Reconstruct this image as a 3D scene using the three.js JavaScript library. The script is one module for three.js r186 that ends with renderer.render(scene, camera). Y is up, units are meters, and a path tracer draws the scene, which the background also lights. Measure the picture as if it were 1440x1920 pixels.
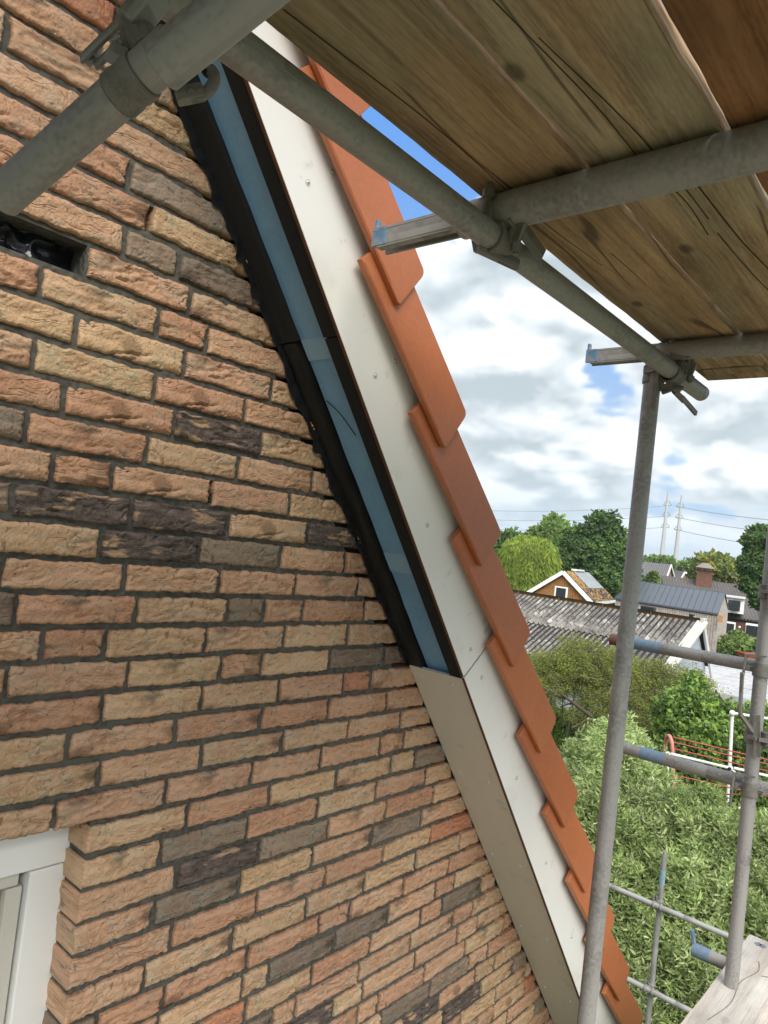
import * as THREE from 'three';
import { mergeGeometries } from 'three/addons/utils/BufferGeometryUtils.js';
import { RoundedBoxGeometry } from 'three/addons/geometries/RoundedBoxGeometry.js';

// ---------------------------------------------------------------- camera, sky, sun, exposure
const scene = new THREE.Scene();
const EYE = 5.8;                                   // eye height of the person standing on the scaffold
const camera = new THREE.PerspectiveCamera(71.6, 0.75, 0.05, 3000);
const rad = (d) => d * Math.PI / 180;
const yaw = rad(41.1), pitch = rad(2.32), roll = rad(6.73);
const f0 = new THREE.Vector3(Math.cos(yaw), 0, -Math.sin(yaw)), r0 = new THREE.Vector3(Math.sin(yaw), 0, Math.cos(yaw)), u0 = new THREE.Vector3(0, 1, 0);
const FW = f0.clone().multiplyScalar(Math.cos(pitch)).addScaledVector(u0, Math.sin(pitch));
const UP = f0.clone().multiplyScalar(-Math.sin(pitch)).addScaledVector(u0, Math.cos(pitch));
const XR = r0.clone().multiplyScalar(Math.cos(roll)).addScaledVector(UP, Math.sin(roll));
const YU = r0.clone().multiplyScalar(-Math.sin(roll)).addScaledVector(UP, Math.cos(roll));
camera.position.set(0, EYE, 0);
camera.quaternion.setFromRotationMatrix(new THREE.Matrix4().makeBasis(XR, YU, FW.clone().negate()));
const V = (x, y, z) => new THREE.Vector3(x, y + EYE, z);      // heights are written relative to eye level
const ray = (px, py) => FW.clone().multiplyScalar(1331).addScaledVector(XR, px - 720).addScaledVector(YU, 960 - py).normalize();
const P = (px, py, depth) => { const d = ray(px, py); return d.multiplyScalar(depth / d.dot(FW)).add(camera.position); };

// seeded noise
let seed = 7;
const rnd = () => { seed = (seed * 1664525 + 1013904223) >>> 0; return seed / 4294967296; };
const rr = (a, b) => a + (b - a) * rnd();
const pick = (a) => a[Math.floor(rnd() * a.length)];
const clamp = (v, a = 0, b = 1) => Math.min(b, Math.max(a, v));
const mix = (a, b, t) => a + (b - a) * t;
const smooth = (a, b, v) => { const t = clamp((v - a) / (b - a)); return t * t * (3 - 2 * t); };
const HT = new Float32Array(65536); { let s = 99; for (let i = 0; i < 65536; i++) { s = (s * 1664525 + 1013904223) >>> 0; HT[i] = s / 4294967296; } }
function noise(x, y, per = 256) {                  // tileable value noise, 0..1; the period is a power of two
  const xf = Math.floor(x), yf = Math.floor(y), fx = x - xf, fy = y - yf, m = per - 1;
  const x0 = xf & m, x1 = (xf + 1) & m, y0 = (yf & m) << 8, y1 = ((yf + 1) & m) << 8;
  const u = fx * fx * (3 - 2 * fx), v = fy * fy * (3 - 2 * fy);
  const a = HT[x0 + y0], b = HT[x1 + y0], c = HT[x0 + y1], d = HT[x1 + y1];
  return a + (b - a) * u + (c - a) * v + (a - b - c + d) * u * v;
}
function fbm(x, y, o = 5, per = 256) { let s = 0, a = 0.5, n = 0; for (let i = 0; i < o; i++) { s += a * noise(x + i * 17.3 * 0, y, per); n += a; a *= 0.5; x *= 2; y *= 2; per = Math.min(256, per * 2); } return s / n; }

// the sky: broken cumulus with blue gaps, drawn into a direction map
{
  const W = 2048, H = 1024, data = new Float32Array(W * H * 4);
  const spots = [                                  // [pixel x, pixel y in the photograph, angular size, change of cloud cover]
    [790, 320, 0.11, -0.5], [700, 130, 0.16, -0.35], [900, 370, 0.04, -0.2], [930, 480, 0.08, 0.25], [864, 620, 0.03, -0.3], [1110, 722, 0.06, -0.5], [1165, 705, 0.05, -0.4], [1240, 840, 0.05, -0.35], [1250, 925, 0.05, -0.2], [845, 470, 0.02, -0.2],
    [1350, 800, 0.12, 0.2], [950, 560, 0.17, 0.36], [1020, 700, 0.12, 0.16], [880, 730, 0.08, 0.2], [1080, 820, 0.1, 0.25], [1000, 870, 0.09, 0.15], [1400, 300, 0.16, -0.3],
  ].map(([x, y, s, a]) => [ray(x, y), s, a]);
  const d = new THREE.Vector3();
  const dens = (x, z, h) => { const k = 1 / (h + 0.24); const u = x * k * 3.1, v = z * k * 3.1;
    const wx = fbm(u * 1.7 + 40, v * 1.7 + 9, 3) - 0.5, wz = fbm(u * 1.7 + 71, v * 1.7 + 33, 3) - 0.5;
    return fbm(u + 0.55 * wx + 21, v + 0.55 * wz + 57, 6) + 0.16 * (fbm(u * 3.3 + 1.2 * wx + 5, v * 3.3 + 1.2 * wz + 80, 5) - 0.5); };
  const SKY = 0.65;
  for (let j = 0; j < H; j++) {
    const el = ((j + 0.5) / H - 0.5) * Math.PI;
    for (let i = 0; i < W; i++) {
      const az = ((i + 0.5) / W - 0.5) * 2 * Math.PI, c = Math.cos(el), o = (j * W + i) * 4;
      d.set(Math.cos(az) * c, Math.sin(el), Math.sin(az) * c);
      const h = Math.max(0, d.y);
      let r = 0.3, g = 0.32, b = 0.28;
      if (d.y > -0.03) {
        const hb = smooth(0, 0.55, h); r = mix(0.56, 0.17, hb); g = mix(0.76, 0.41, hb); b = mix(0.97, 0.93, hb);
        const mod = 0.25 + 1.5 * fbm(az * 22 + 7, el * 44 + 3, 4); let cov = 0.165; for (const [s, w, a] of spots) { const q = (1 - s.dot(d)) * 2 / (w * w); if (q < 7) cov += a * Math.exp(-q) * (a < 0 ? mod : 1); }
        const n = dens(d.x, d.z, h), n2 = dens(d.x, d.z, h + 0.035);
        const den = n - 0.5 + cov, t = smooth(-0.09, 0.11, den);
        const thick = smooth(0.05, 0.42, den), top = clamp(0.5 + (n - n2) * 4.5);
        let w = mix(1.2, 0.95, thick) + (top - 0.5) * 0.5; w = clamp(w, 0.70, 1.3);
        const hz = smooth(0.0, 0.14, h); w = mix(0.95, w, 0.35 + 0.65 * hz);
        const tt = t * (0.5 + 0.5 * hz), blue = clamp((1.2 - w) * 0.2);
        r = mix(r, w * (0.95 - blue), tt); g = mix(g, w * 0.985, tt); b = mix(b, w * (1.01 + blue * 0.5), tt);
      }
      data[o] = r * SKY; data[o + 1] = g * SKY; data[o + 2] = b * SKY; data[o + 3] = 1;
    }
  }
  const t = new THREE.DataTexture(data, W, H, THREE.RGBAFormat, THREE.FloatType);
  t.mapping = THREE.EquirectangularReflectionMapping; t.magFilter = t.minFilter = THREE.LinearFilter; t.wrapS = THREE.RepeatWrapping; t.needsUpdate = true;
  scene.background = t; scene.environment = t;
}
const sun = new THREE.DirectionalLight(0xfff7ec, 3.8);        // sun behind thin cloud: very soft
sun.position.set(-7, EYE + 12, 8.2); sun.target.position.set(0, EYE, 0);
sun.castShadow = true; sun.shadow.radius = 90; sun.shadow.mapSize.set(2048, 2048);
Object.assign(sun.shadow.camera, { left: -60, right: 60, top: 60, bottom: -60, near: 0.1, far: 200 });
scene.add(sun, sun.target);
const renderer = new THREE.WebGLRenderer({ antialias: true });
renderer.toneMapping = THREE.LinearToneMapping; renderer.toneMappingExposure = 1.5;
renderer.shadowMap.enabled = true;

// ---------------------------------------------------------------- textures and materials
function tex(w, h, fn, srgb = true, rx = 1, ry = 1) {
  const a = new Uint8Array(w * h * 4), enc = (v) => { v = clamp(v); return Math.round(255 * (srgb ? (v < 0.0031308 ? v * 12.92 : 1.055 * Math.pow(v, 1 / 2.4) - 0.055) : v)); };
  for (let j = 0; j < h; j++) for (let i = 0; i < w; i++) { const c = fn(i / w, j / h, i, j), o = (j * w + i) * 4; if (c.length) { a[o] = enc(c[0]); a[o + 1] = enc(c[1]); a[o + 2] = enc(c[2]); } else a[o] = a[o + 1] = a[o + 2] = enc(c); a[o + 3] = 255; }
  const t = new THREE.DataTexture(a, w, h, THREE.RGBAFormat); t.wrapS = t.wrapT = THREE.RepeatWrapping; t.magFilter = THREE.LinearFilter; t.minFilter = THREE.LinearMipmapLinearFilter; t.generateMipmaps = true;
  if (srgb) t.colorSpace = THREE.SRGBColorSpace; t.repeat.set(rx, ry); t.needsUpdate = true; return t;
}
const lin = (r, g, b) => new THREE.Color().setRGB(r, g, b);
function M(c, roughness = 0.8, o = {}) { return new THREE.MeshStandardMaterial({ color: Array.isArray(c) ? lin(...c) : c, roughness, side: THREE.DoubleSide, ...o }); }
// textures are in metres: one repeat per metre of uv unless stated
const grit = tex(512, 512, (u, v) => 0.55 * fbm(u * 16, v * 16, 4, 16) + 0.45 * noise(u * 128, v * 128, 128), false);
const speck = tex(512, 512, (u, v) => { const a = fbm(u * 8, v * 8, 5, 8), b = noise(u * 128, v * 128, 128); const k = 0.72 + 0.5 * (a - 0.5) + 0.35 * (b - 0.5); return [k, k, k]; });
const faint = tex(512, 512, (u, v) => { const k = 0.95 + 0.16 * (fbm(u * 8, v * 8, 5, 8) - 0.5) + 0.1 * (noise(u * 128, v * 128, 128) - 0.5), s = 0.22 * smooth(0.7, 0.85, fbm(u * 4, v * 16, 4, 16)) + 0.25 * smooth(0.93, 0.98, noise(u * 64, v * 64, 64)); return [mix(k, 1, s * 0.3), mix(k, 1.25, s), mix(k, 1.6, s)]; });
const brickMap = tex(1024, 512, (u, v) => {        // fired clay with sandy patches and a few burnt specks, 0.8 m x 0.4 m
  const a = fbm(u * 8, v * 8, 4, 8), b = fbm(u * 64 + 5, v * 48, 3, 64), c = noise(u * 256, v * 128, 256), y = fbm(u * 16 + 3, v * 16 + 7, 4, 16);
  const k = 0.93 + 0.5 * (a - 0.5) + 0.42 * (b - 0.5) + 0.2 * (c - 0.5), w = smooth(0.46, 0.66, y);
  const pit = smooth(0.86, 0.95, noise(u * 128 + 9, v * 64, 128)), sm = smooth(0.66, 0.8, fbm(u * 8 + 4, v * 8 + 1, 5, 8)) * 0.5;
  const q = k * (1 - 0.5 * pit) * (1 - sm);
  return [q, q * mix(0.95, 1.12, w), q * mix(0.9, 1.16, w)];
});
const burntMap = tex(1024, 512, (u, v) => {        // burnt brick: purple black skin with tan flecks
  const a = fbm(u * 16, v * 32, 4, 16), c = noise(u * 256, v * 128, 256), e = fbm(u * 32, v * 64, 3, 32);
  const w = smooth(0.6, 0.72, a) * smooth(0.4, 0.6, e), k = 0.8 + 1.1 * (e - 0.5) + 0.4 * (c - 0.5);
  return [mix(0.135 * k, 0.36, w), mix(0.102 * k, 0.24, w), mix(0.088 * k, 0.145, w)];
});
const foldBump = tex(1024, 512, (u, v) => {        // hand moulding creases and sand grain
  const wx = fbm(u * 8, v * 4, 3, 8) - 0.5, q = v * 64 + u * 12 + wx * 16, r = 1 - Math.abs(2 * noise(u * 16 + wx * 3, q) - 1);
  const cr = smooth(0.84, 0.99, r) * smooth(0.42, 0.56, fbm(u * 16 + 3, v * 16, 3, 16));
  return 0.68 + 0.3 * (fbm(u * 64, v * 32, 2, 64) - 0.5) + 0.32 * (noise(u * 256, v * 128, 256) - 0.5) - 0.5 * cr;
}, false);
const mortarMap = tex(512, 512, (u, v) => { const k = 0.8 + 0.55 * (fbm(u * 8, v * 8, 5, 8) - 0.5) + 0.5 * (noise(u * 128, v * 128, 128) - 0.5), w = smooth(0.62, 0.75, fbm(u * 8 + 9, v * 8, 4, 8)); return [k * mix(1, 1.7, w), k * mix(1, 1.75, w), k * mix(1, 1.85, w)]; });
const zincMap = tex(512, 512, (u, v) => { const a = fbm(u * 8, v * 4, 4, 8), b = noise(u * 128, v * 128, 128), s = smooth(0.75, 0.9, noise(u * 64, v * 64, 64)); const k = 0.92 + 0.95 * (a - 0.5) + 0.3 * (b - 0.5); return [k * mix(1, 1.35, s), k * mix(1, 1.33, s), k * mix(1, 1.3, s)]; });
const smudge = tex(512, 512, (u, v) => { const k = 1 - 0.10 * smooth(0.55, 0.75, fbm(u * 8, v * 8, 5, 8)) - 0.12 * smooth(0.72, 0.85, fbm(u * 32 + 3, v * 16, 3, 32)) - 0.2 * smooth(0.95, 0.99, noise(u * 64, v * 64, 64)); return [k, k, k * 0.99]; });
const knotsAt = [[0.13, 0.2], [0.33, 0.62], [0.55, 0.3], [0.71, 0.8], [0.9, 0.45], [0.47, 0.9], [0.22, 0.86], [0.8, 0.12]];
const woodTex = (dark, mid, lite, knotty, warm) => tex(2048, 512, (u, v) => {   // 2.4 m x 0.6 m, grain along u
  let w = 0, dk = 0;
  for (const [a, b] of knotsAt) { const dx = (u - a) * 2.4, dy = (v - b) * 0.6; if (Math.abs(dx) > 0.25 || Math.abs(dy) > 0.08) continue; const q = Math.hypot(dx * 0.3, dy); w += 0.028 * Math.exp(-q * q / 0.0006) * Math.sign(dy || 1); dk += smooth(0.017, 0.006, Math.hypot(dx * 0.6, dy)); }
  const y = v + w + 0.03 * (noise(u * 5, v * 3) - 0.5);
  const ring = fbm(u * 3, y * 48, 3), fine = noise(u * 40, v * 256) * 0.6 + noise(u * 200, v * 256) * 0.4, blot = fbm(u * 10 + 5, v * 6 + 2, 4), st = smooth(0.9, 0.97, 1 - Math.abs(2 * noise(u * 4, v * 14 + 0.6 * noise(u * 12, 4) + 11) - 1)) * smooth(0.56, 0.66, noise(u * 6 + 7, v * 9)) * knotty;
  const k = clamp(0.5 + 1.25 * (ring - 0.5) + 0.9 * (fine - 0.5)), wm = warm * smooth(0.42, 0.62, fbm(u * 3 + 8, v * 3, 3)); const c = [0, 1, 2].map((i) => k < 0.5 ? mix(dark[i], mid[i], k * 2) : mix(mid[i], lite[i], k * 2 - 1));
  const bl = 0.75 + 0.8 * (blot - 0.3); return c.map((q, i) => q * bl * (1 - 0.6 * clamp(dk * knotty)) * (1 - 0.65 * st) * mix(1, [1.22, 0.86, 0.66][i], wm));
}, true);
const woodGrey = woodTex([0.255, 0.21, 0.14], [0.39, 0.33, 0.23], [0.49, 0.43, 0.31], 1, 0.5);
const woodRed = woodTex([0.15, 0.075, 0.032], [0.25, 0.135, 0.062], [0.31, 0.18, 0.09], 0.8, 0.3);
const woodPale = woodTex([0.44, 0.41, 0.36], [0.52, 0.495, 0.445], [0.57, 0.55, 0.50], 0.3, 0.2);
const grainBump = tex(1024, 512, (u, v) => 0.5 + 0.8 * (fbm(u * 4, v * 64, 3, 64) - 0.5) + 0.3 * (noise(u * 64, v * 256, 256) - 0.5), false);
const wornPaint = tex(512, 512, (u, v) => { const w = 0.15 + 0.75 * smooth(0.45, 0.75, fbm(u * 32, v * 16, 3, 32)), k = 0.85 + 0.5 * (noise(u * 128, v * 128, 128) - 0.5); return [mix(0.13, 0.31, w) * k, mix(0.28, 0.31, w) * k, mix(0.46, 0.30, w) * k]; });
const mats = {
  mortar: M([0.105, 0.101, 0.086], 0.95, { map: mortarMap, bumpMap: grit, bumpScale: 0.006 }),
  fascia: M([0.80, 0.795, 0.765], 0.5, { map: smudge, bumpMap: grit, bumpScale: 0.00015 }),
  soffit: M([0.645, 0.60, 0.525], 0.48, { map: smudge, bumpMap: grit, bumpScale: 0.00015 }),
  core: M([0.10, 0.042, 0.018], 0.7),
  screw: M([0.62, 0.61, 0.57], 0.35, { metalness: 0.3 }),
  dark: M([0.012, 0.012, 0.012], 0.75),
  batten: M([0.008, 0.008, 0.0085], 0.9, { bumpMap: grainBump, bumpScale: 0.002 }),
  blue: M([0.18, 0.37, 0.58], 0.32, { map: faint, bumpMap: grit, bumpScale: 0.0006 }),
  tape: M([0.24, 0.40, 0.55], 0.5),
  foil: M([0.018, 0.019, 0.022], 0.16),
  tile: M([0.44, 0.125, 0.042], 0.42, { map: faint, bumpMap: grit, bumpScale: 0.0003 }),
  zinc: M([0.33, 0.33, 0.32], 0.55, { metalness: 0.25, map: zincMap, bumpMap: grit, bumpScale: 0.0006 }),
  clamp: M([0.25, 0.245, 0.225], 0.6, { metalness: 0.3, map: zincMap, bumpMap: grit, bumpScale: 0.001 }),
  paintBlue: M([1, 1, 1], 0.65, { map: wornPaint }),
  rust: M([0.25, 0.13, 0.09], 0.85, { map: speck }),
  white: M([0.80, 0.81, 0.80], 0.35),
  whiteWood: M([0.70, 0.69, 0.63], 0.6, { map: speck }),
  glass: M([0.03, 0.035, 0.04], 0.08),
};

// ---------------------------------------------------------------- building helpers
const used = {};
function numbered(n) { used[n] = (used[n] ?? -1) + 1; return used[n] ? `${n}_${String(used[n]).padStart(3, '0')}` : n; }
function thing(name, label, category, base, group) {
  const o = new THREE.Group(); o.name = numbered(name); if (base) o.position.copy(base); o.userData = { label, category }; if (group) o.userData.group = group; scene.add(o); o.updateMatrixWorld(true); return o;
}
function finish(m) { m.castShadow = m.receiveShadow = true; return m; }
function part(name, geo, mat, parent, label, kind) { // geometry in world coordinates; the mesh gets its own origin
  if (Array.isArray(geo)) geo = mergeGeometries(geo.map((g) => { g = g.index ? g.toNonIndexed() : g; for (const k of Object.keys(g.attributes)) if (!['position', 'normal', 'uv'].includes(k)) g.deleteAttribute(k); return g; }));
  geo.computeBoundingBox(); const c = geo.boundingBox.getCenter(new THREE.Vector3()); geo.translate(-c.x, -c.y, -c.z);
  const m = finish(new THREE.Mesh(geo, mat)); m.name = name; m.position.copy(c); if (label) m.userData.label = label; if (kind) m.userData.kind = kind;
  hang(m, parent); return m;
}
function hang(m, parent) { scene.add(m); m.updateMatrixWorld(true); if (parent) { parent.updateWorldMatrix(true, false); parent.attach(m); m.updateMatrixWorld(true); } return m; }
function solo(name, geo, mat, label, category, group) { const m = part(numbered(name), geo, mat, null); m.userData = { label, category }; if (group) m.userData.group = group; return m; }
function structure(name, geo, mat) { const m = part(name, geo, mat, null); m.userData.kind = 'structure'; return m; }
const basis = (o, x, y, z) => new THREE.Matrix4().makeBasis(x, y, z).setPosition(o);
const AX = new THREE.Vector3(1, 0, 0), AY = new THREE.Vector3(0, 1, 0), AZ = new THREE.Vector3(0, 0, 1);
function boxUV(g) { const p = g.attributes.position, n = g.attributes.normal, uv = new Float32Array(p.count * 2); for (let i = 0; i < p.count; i++) { const ax = Math.abs(n.getX(i)), ay = Math.abs(n.getY(i)), az = Math.abs(n.getZ(i)); const [a, b] = ax >= ay && ax >= az ? [p.getZ(i), p.getY(i)] : ay >= az ? [p.getX(i), p.getZ(i)] : [p.getX(i), p.getY(i)]; uv[2 * i] = a; uv[2 * i + 1] = b; } g.setAttribute('uv', new THREE.BufferAttribute(uv, 2)); return g; }
function box(w, h, d, r = 0, segs = 1) { const g = r ? new RoundedBoxGeometry(w, h, d, 2, r) : new THREE.BoxGeometry(w, h, d, segs); return boxUV(g); }
const boxAt = (x0, x1, y0, y1, z0, z1, r) => box(x1 - x0, y1 - y0, z1 - z0, r).translate((x0 + x1) / 2, (y0 + y1) / 2 + EYE, (z0 + z1) / 2);
function frameTo(a, b, hint = AY) { const z = b.clone().sub(a).normalize(), h = Math.abs(z.dot(hint)) > 0.98 ? AX : hint, x = h.clone().cross(z).normalize(), y = z.clone().cross(x); return basis(a, x, y, z); }
function bar(a, b, w, h, r = 0, hint = AY) { const L = a.distanceTo(b); return box(w, h, L, r).translate(0, 0, L / 2).applyMatrix4(frameTo(a, b, hint)); }
function rod(a, b, r, n = 10, r2 = r) { const L = a.distanceTo(b); const g = new THREE.CylinderGeometry(r2, r, L, n).rotateX(Math.PI / 2).translate(0, 0, L / 2); const uv = g.attributes.uv; for (let i = 0; i < uv.count; i++) uv.setXY(i, uv.getX(i) * 0.25, uv.getY(i) * L * 0.5); return g.applyMatrix4(frameTo(a, b)); }
function pipe(a, b, r, wall = 0.0035, n = 28) {    // hollow tube, open at both ends
  const L = a.distanceTo(b), pts = [[r - wall, 0.06], [r - wall, 0], [r - 0.0008, 0], [r, 0.0008], [r, L - 0.0008], [r - 0.0008, L], [r - wall, L], [r - wall, L - 0.06], [0, L - 0.06]].map(([x, y]) => new THREE.Vector2(x, y)); pts.unshift(new THREE.Vector2(0, 0.06));
  const g = new THREE.LatheGeometry(pts, n).rotateX(Math.PI / 2); g.scale(1, 1, -1); const ix = g.index; for (let i = 0; i < ix.count; i += 3) { const t = ix.getX(i); ix.setX(i, ix.getX(i + 1)); ix.setX(i + 1, t); }
  const m = new THREE.Matrix4(); g.translate(0, 0, 0); g.computeBoundingBox(); if (g.boundingBox.max.z < 0.01) g.translate(0, 0, L);
  const p = g.attributes.position, uv = g.attributes.uv; for (let i = 0; i < p.count; i++) uv.setXY(i, Math.atan2(p.getY(i), p.getX(i)) / 6.283 * 0.25 + a.z, p.getZ(i) * 1.6 + a.x * 3.7);
  g.computeVertexNormals(); return g.applyMatrix4(frameTo(a, b));
}
function quad(a, b, c, d) { const g = new THREE.BufferGeometry(); const pts = [a, b, c, a, c, d]; g.setAttribute('position', new THREE.Float32BufferAttribute(pts.flatMap((p) => [p.x, p.y, p.z]), 3)); const U = a.distanceTo(b), W = a.distanceTo(d); g.setAttribute('uv', new THREE.Float32BufferAttribute([0, 0, U, 0, U, W, 0, 0, U, W, 0, W], 2)); g.computeVertexNormals(); return g; }
function slab(a, b, c, d, t) {                     // parallelogram plate a b c d with thickness t below it
  const n = b.clone().sub(a).cross(d.clone().sub(a)).normalize().multiplyScalar(-t), q = [a, b, c, d], w = q.map((p) => p.clone().add(n));
  const gs = [quad(...q), quad(w[3], w[2], w[1], w[0])]; for (let i = 0; i < 4; i++) { const j = (i + 1) % 4; gs.push(quad(q[i], w[i], w[j], q[j])); } return mergeGeometries(gs);
}
function poly(pts, depthVec) {                     // planar polygon (world points) pushed along depthVec
  const gs = [], n = pts.length, w = pts.map((p) => p.clone().add(depthVec)); const tri = (a, b, c) => { const g = new THREE.BufferGeometry(); g.setAttribute('position', new THREE.Float32BufferAttribute([a, b, c].flatMap((p) => [p.x, p.y, p.z]), 3)); g.setAttribute('uv', new THREE.Float32BufferAttribute([a, b, c].flatMap((p) => [p.x + p.z, p.y]), 2)); g.computeVertexNormals(); return g; };
  for (let i = 1; i < n - 1; i++) gs.push(tri(pts[0], pts[i], pts[i + 1]), tri(w[0], w[i + 1], w[i]));
  for (let i = 0; i < n; i++) { const j = (i + 1) % n; gs.push(quad(pts[i], w[i], w[j], pts[j])); } return mergeGeometries(gs);
}
const lerpV = (a, b, t) => a.clone().lerp(b, t);
const add = (a, ...v) => v.reduce((s, q) => s.add(q), a.clone());

// ---------------------------------------------------------------- ground
{
  const grass = tex(512, 512, (u, v) => { const a = fbm(u * 8, v * 8, 6, 8), b = noise(u * 128, v * 128, 128); const s = smooth(0.55, 0.68, fbm(u * 4 + 2, v * 4, 4, 4)); const k = 0.7 + 0.8 * (a - 0.5) + 0.5 * (b - 0.5); return [k * mix(0.07, 0.17, s), k * mix(0.1, 0.13, s), k * mix(0.03, 0.08, s)]; }, true);
  const g = new THREE.PlaneGeometry(3000, 3000).rotateX(-Math.PI / 2); const uv = g.attributes.uv; for (let i = 0; i < uv.count; i++) uv.setXY(i, uv.getX(i) * 600, uv.getY(i) * 600);
  structure('ground', g, M([1, 1, 1], 0.95, { map: grass }));
}

// ---------------------------------------------------------------- the brick house
const TD = new THREE.Vector3(1, -1.24, 0).normalize(), ND = new THREE.Vector3(1.24, 1, 0).normalize();   // down the roof slope, and square to it
const RS = (t, n, z) => TD.clone().multiplyScalar(t).addScaledVector(ND, n).add(new THREE.Vector3(0, EYE, z));  // a point by slope length, height off the slope, depth
const slopeBox = (t0, t1, n0, n1, z0, z1, r = 0) => box(t1 - t0, n1 - n0, z1 - z0, r).translate((t0 + t1) / 2, (n0 + n1) / 2, (z0 + z1) / 2).applyMatrix4(basis(new THREE.Vector3(0, EYE, 0), TD, ND, AZ));
const WZ = -1.27;                                  // face of the brickwork
const house = thing('brick_house', 'brick gable wall with white verge boards and orange roof tiles, filling the left side', 'house', new THREE.Vector3(0.5, 0, WZ - 3));
{
  const sh = new THREE.Shape([[-3, -5.8], [3.1, -5.8], [3.1, -2.3], [0.02, 1.64], [-3, 1.64]].map(([x, y]) => new THREE.Vector2(x, y)));
  sh.holes.push(new THREE.Path([[-0.6, -1.9], [0.722, -1.9], [0.722, -0.594], [-0.6, -0.594]].map(([x, y]) => new THREE.Vector2(x, y))));
  sh.holes.push(new THREE.Path([[0.30, 0.411], [0.568, 0.411], [0.568, 0.468], [0.30, 0.468]].map(([x, y]) => new THREE.Vector2(x, y))));
  sh.holes.push(new THREE.Path([[0.668, 0.54], [0.688, 0.54], [0.688, 0.59], [0.668, 0.59]].map(([x, y]) => new THREE.Vector2(x, y))));
  sh.holes.push(new THREE.Path([[0.888, 0.036], [0.902, 0.036], [0.902, 0.085], [0.888, 0.085]].map(([x, y]) => new THREE.Vector2(x, y))));
  const wall = part('wall', boxUV(new THREE.ExtrudeGeometry(sh, { depth: 0.1, bevelEnabled: false })).translate(0, EYE, WZ - 0.108), mats.mortar, house, 'brown and tan hand-moulded brickwork with grey mortar');
  // one shared set of hand-moulded brick shapes: creased face, ragged arrises
  const DEP = 0.1, BH = 0.0515;
  function brickGeo(len, k) {
    const nu = Math.round(len * 270), nv = 15, pos = [], uvs = [], idx = [], ox = rnd(), oy = rnd(), ang = rr(-0.5, 0.25), amp = rr(0.5, 1.5), fr = rr(55, 95), sx = k * 13.7;
    const edge = (s, q) => (noise(s * 55 + q * 31 + sx, q * 7.3) - 0.5) * 0.005 + (noise(s * 160 + sx, q * 3.1 + 40) - 0.5) * 0.0022;
    for (let j = -1; j <= nv + 1; j++) for (let i = -1; i <= nu + 1; i++) {
      const ci = clamp(i, 0, nu), cj = clamp(j, 0, nv), fu = ci / nu, fv = cj / nv; let x = (fu - 0.5) * len, y = (fv - 0.5) * BH;
      const bx = x, by = y;
      y += fv > 0.5 ? edge(bx, 1) * smooth(0.6, 1, fv) : edge(bx, 2) * smooth(0.4, 0, fv);
      x += fu > 0.5 ? edge(by, 3) * smooth(0.8, 1, fu) : edge(by, 4) * smooth(0.2, 0, fu);
      const e = Math.min(Math.min(fu, 1 - fu) * len, Math.min(fv, 1 - fv) * BH);
      const wx = fbm(bx * 14 + sx, by * 26 + sx, 3) - 0.5, bow = Math.sin(bx * 16 + sx) * 0.006, q = (by - bx * ang * 0.35 + bow) * fr * 1.5 + wx * 5.5, r = 1 - Math.abs(2 * noise(bx * 11 + wx * 3 + sx, q + sx) - 1);
      const cr = smooth(0.72, 1, r) * smooth(0.36, 0.56, fbm(bx * 16 + 50 + sx, by * 34, 3)), fold = noise(bx * 9 + wx * 2 + sx + 30, q * 0.55 + sx);
      let z = -0.005 * amp * cr + 0.0045 * amp * (fold - 0.5) + 0.003 * (fbm(bx * 30 + sx, by * 50 + 9 + sx, 3) - 0.5) + 0.0014 * (noise(bx * 240 + sx, by * 260) - 0.5);
      z -= 0.0035 * smooth(0.005, 0, e);
      if (i < 0 || j < 0 || i > nu || j > nv) z = -DEP;
      pos.push(x, y, z); uvs.push((bx + (i < 0 ? -0.03 : i > nu ? 0.03 : 0)) / 0.8 + ox, (by + (j < 0 ? -0.03 : j > nv ? 0.03 : 0)) / 0.4 + oy);
    }
    const W = nu + 3; for (let j = 0; j < nv + 2; j++) for (let i = 0; i < nu + 2; i++) { const a = j * W + i; idx.push(a, a + 1, a + W + 1, a, a + W + 1, a + W); }
    const g = new THREE.BufferGeometry(); g.setAttribute('position', new THREE.Float32BufferAttribute(pos, 3)); g.setAttribute('uv', new THREE.Float32BufferAttribute(uvs, 2)); g.setIndex(idx); g.computeVertexNormals(); return g;
  }
  const long = [...Array(16)].map((_, k) => brickGeo(0.21, k)), short = [...Array(9)].map((_, k) => brickGeo(0.1, k + 40));
  const bm = (c, map = brickMap) => M(c, 0.9, { map, bumpMap: foldBump, bumpScale: 0.0034 });
  const tone = {
    o: [[0.50, 0.305, 0.195], [0.475, 0.275, 0.175], [0.52, 0.325, 0.21], [0.48, 0.295, 0.195], [0.455, 0.26, 0.165], [0.51, 0.325, 0.21]].map((c) => bm(c)),
    t: [[0.52, 0.355, 0.215], [0.495, 0.33, 0.205], [0.54, 0.365, 0.23], [0.48, 0.32, 0.205]].map((c) => bm(c)),
    r: [[0.48, 0.22, 0.125], [0.46, 0.215, 0.125]].map((c) => bm(c)),
    g: [[0.25, 0.19, 0.14], [0.28, 0.21, 0.155], [0.22, 0.165, 0.125]].map((c) => bm(c)),
    d: [[1, 1, 1], [1.25, 1.15, 1.1], [0.85, 0.85, 0.9]].map((c) => bm(c, burntMap)),
  };
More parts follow.
